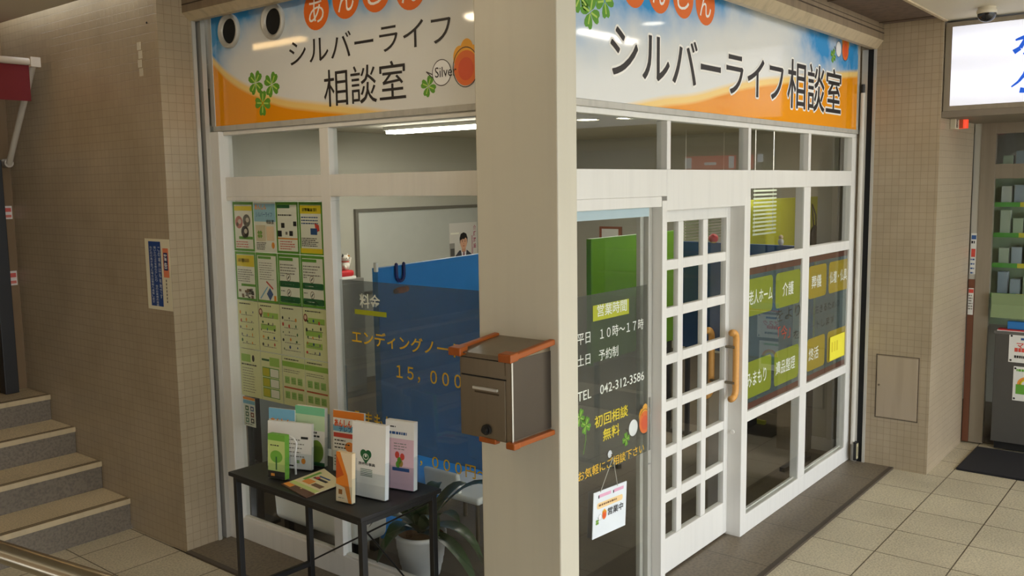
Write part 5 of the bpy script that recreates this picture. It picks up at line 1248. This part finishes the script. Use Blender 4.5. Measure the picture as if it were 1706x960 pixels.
b = MB(); b.box(bx.x, bx.x+0.3, 0.10, bx.y, 0, 2.66, INWALL); b.box(bx.x-0.012, bx.x, 0.13, bx.y, 0, 0.10, col(206, 204, 196, 0.4)); b.box(bx.x-0.03, bx.x, bx.y*0.5, bx.y*0.5+0.04, 0.1, 2.66, col(196, 192, 178, 0.5)); struct(b.build('wall_pier'))
def blind(px0, px1, py0, py1, n, y, label):
    a, c = on_b(px0, py1, y), on_b(px1, py0, y)
    t = thing('window_blind', (a.x, y, a.z), label, 'blind', None)
    b = MB(); b.box(a.x, c.x, y-0.01, y+0.01, c.z, c.z+0.03, PAPER); b.build('head_rail', t)
    b = MB(); st_ = (c.z-a.z)/n
    for k in range(n): b.box(a.x, c.x, y-0.012, y-0.008, a.z+k*st_, a.z+k*st_+st_*0.45, col(206, 216, 196, 0.5))
    b.build('slats', t)
    b = MB()
    for x in (a.x+0.05, c.x-0.05): b.cyl((x, y, a.z), (x, y, 2.665), 0.003, PAPER, 6)
    b.build('cord', t)
blind(1138, 1208, 352, 402, 9, 2.55, 'slatted blind seen through the top panes of the lattice door')
blind(1252, 1292, 312, 393, 12, 0.95, 'narrow slatted blind before the yellow-green partition')
# brown framed picture and small cream box on the wall behind the green partition
q1, q2 = on_a(1000, 402, 6.99), on_a(1036, 378, 6.99); b = MB(); b.box(6.97, 6.999, q2.y, q1.y, q1.z-0.2, q2.z, col(150, 84, 56, 0.5)); b.box(6.965, 6.97, q2.y+0.04, q1.y-0.04, q1.z-0.17, q2.z-0.03, PAPER); tag(b.build('picture_frame'), 'brown framed picture above the dark green partition', 'picture')

# ------------------------------------------------------------------ lamps
LM = glow(255, 250, 236, ROOM_LAMP)
ol = thing('tube_lamp', (3.2, 3.85, 2.6), 'white tube lamp on the office ceiling near the whiteboard', 'lamp')
b = MB(); b.box(3.10, 3.26, 2.6, 4.35, 2.625, 2.66, PAPER); b.build('housing', ol)
b = MB(); b.box(3.12, 3.24, 2.62, 4.33, 2.595, 2.625, LM); b.build('tube', ol)
for px, py, lab in ((978, 199, 'round downlight in the office ceiling nearest the pillar'), (1047, 196, 'round downlight in the office ceiling, second from the pillar'), (0, 0, 'unseen downlight added above the dark office desk to light the yellow-green partition')):
    q = on_z(px, py, 2.655) if px else Vector((4.2, 0.62, 2.655)); d_ = thing('downlight', (q.x, q.y, 2.66), lab, 'lamp', 'round downlights in the office')  # third lamp is out of view, added to brighten the yellow-green partition
    b = MB(); b.lathe([(0.085, 2.662), (0.10, 2.655), (0.11, 2.648)], (q.x, q.y, 0), PAPER, 24); b.build('trim_ring', d_)
    b = MB(); b.lathe([(0.0001, 2.652), (0.088, 2.652)], (q.x, q.y, 0), glow(255, 248, 226, DOWN_LAMP), 24); b.build('lens', d_)
TUBE = glow(255, 234, 200, CEIL_LAMP*2.4); TUBE3 = glow(255, 243, 226, CEIL_LAMP*1.9); TUBE2 = glow(255, 212, 146, CEIL_LAMP*0.5)
def office_light(x, y, z, e, sx, sy):
    l = bpy.data.lights.new('office_light', 'AREA'); l.shape = 'RECTANGLE'; l.size = sx; l.size_y = sy; l.energy = e; l.color = (1.0, 0.95, 0.86)
    o = bpy.data.objects.new('office_light', l); SC.collection.objects.link(o); o.location = (x, y, z)
for q in ((4.285, 2.77), (4.397, 2.374), (4.2, 0.62)): office_light(q[0], q[1], 2.64, OFFICE, 0.17, 0.17)  # last area light belongs to the added downlight
office_light(3.18, 3.46, 2.59, OFFICE*0.6, 0.12, 1.6)
def fixture(x0, x1, y0, y1, lab):
    f = thing('ceiling_lamp', ((x0+x1)/2, (y0+y1)/2, ZC), lab, 'lamp', 'fluorescent fixtures under the passage ceiling')
    b = MB(); b.box(x0-0.03, x1+0.03, y0-0.03, y1+0.03, ZC-0.03, ZC, PAPER); b.build('housing', f)
    b = MB(); b.box(x0, x1, y0, y1, ZC-0.055, ZC-0.03, TUBE2 if y0 > 2 else TUBE if x0 < 0 else TUBE3); b.build('tube', f)
fixture(-1.15, -1.09, 3.0, 3.65, 'fluorescent fixture over the foot of the stairs')
fixture(-1.34, -1.28, 0.7, 1.62, 'fluorescent fixture over the display table')
fixture(2.2, 2.9, -1.45, -1.39, 'fluorescent fixture over the entrance')
q = (2.38, -0.96)
d_ = thing('downlight', (q[0], q[1], ZC), 'round downlight in front of the lattice door', 'lamp')
b = MB(); b.lathe([(0.07, ZC-0.02), (0.085, ZC-0.028)], (q[0], q[1], 0), PAPER, 24); b.build('trim_ring', d_)
b = MB(); b.lathe([(0.0001, ZC-0.024), (0.07, ZC-0.024)], (q[0], q[1], 0), glow(255, 244, 220, DOWN_LAMP), 24); b.build('lens', d_)
# shop row across the street with a red and white sign board
b = MB(); b.box(8, 34, -15, -14, -0.1, 7, col(186, 178, 164, 0.8)); op = struct(b.build('opposite_wall'))
b = MB(); b.box(9, 33, -14.0, -13.9, 3.4, 3.8, col(120, 110, 100, 0.6)); b.build('canopy', op)
hs_ = thing('shop_header_sign', (6.19, -2.2, 2.2), 'backlit red sign with white blocks inside the neighbouring shop', 'sign')
b = MB(); b.box(6.17, 6.199, -2.66, -2.06, 2.22, 2.37, glow(226, 60, 66, 0.9)); b.box(6.17, 6.199, -1.98, -1.86, 2.22, 2.37, glow(226, 60, 66, 0.9)); b.build('red_panel', hs_)
b = MB(); b.box(6.165, 6.17, -2.66, -2.58, 2.235, 2.355, glow(232, 236, 246, 0.9)); b.box(6.165, 6.17, -2.42, -2.28, 2.27, 2.30, glow(232, 236, 246, 0.9)); b.box(6.165, 6.17, -2.13, -2.07, 2.23, 2.36, glow(232, 236, 246, 0.9)); b.box(6.165, 6.17, -1.80, -1.74, 2.22, 2.37, glow(222, 232, 246, 0.9)); b.build('white_block', hs_)
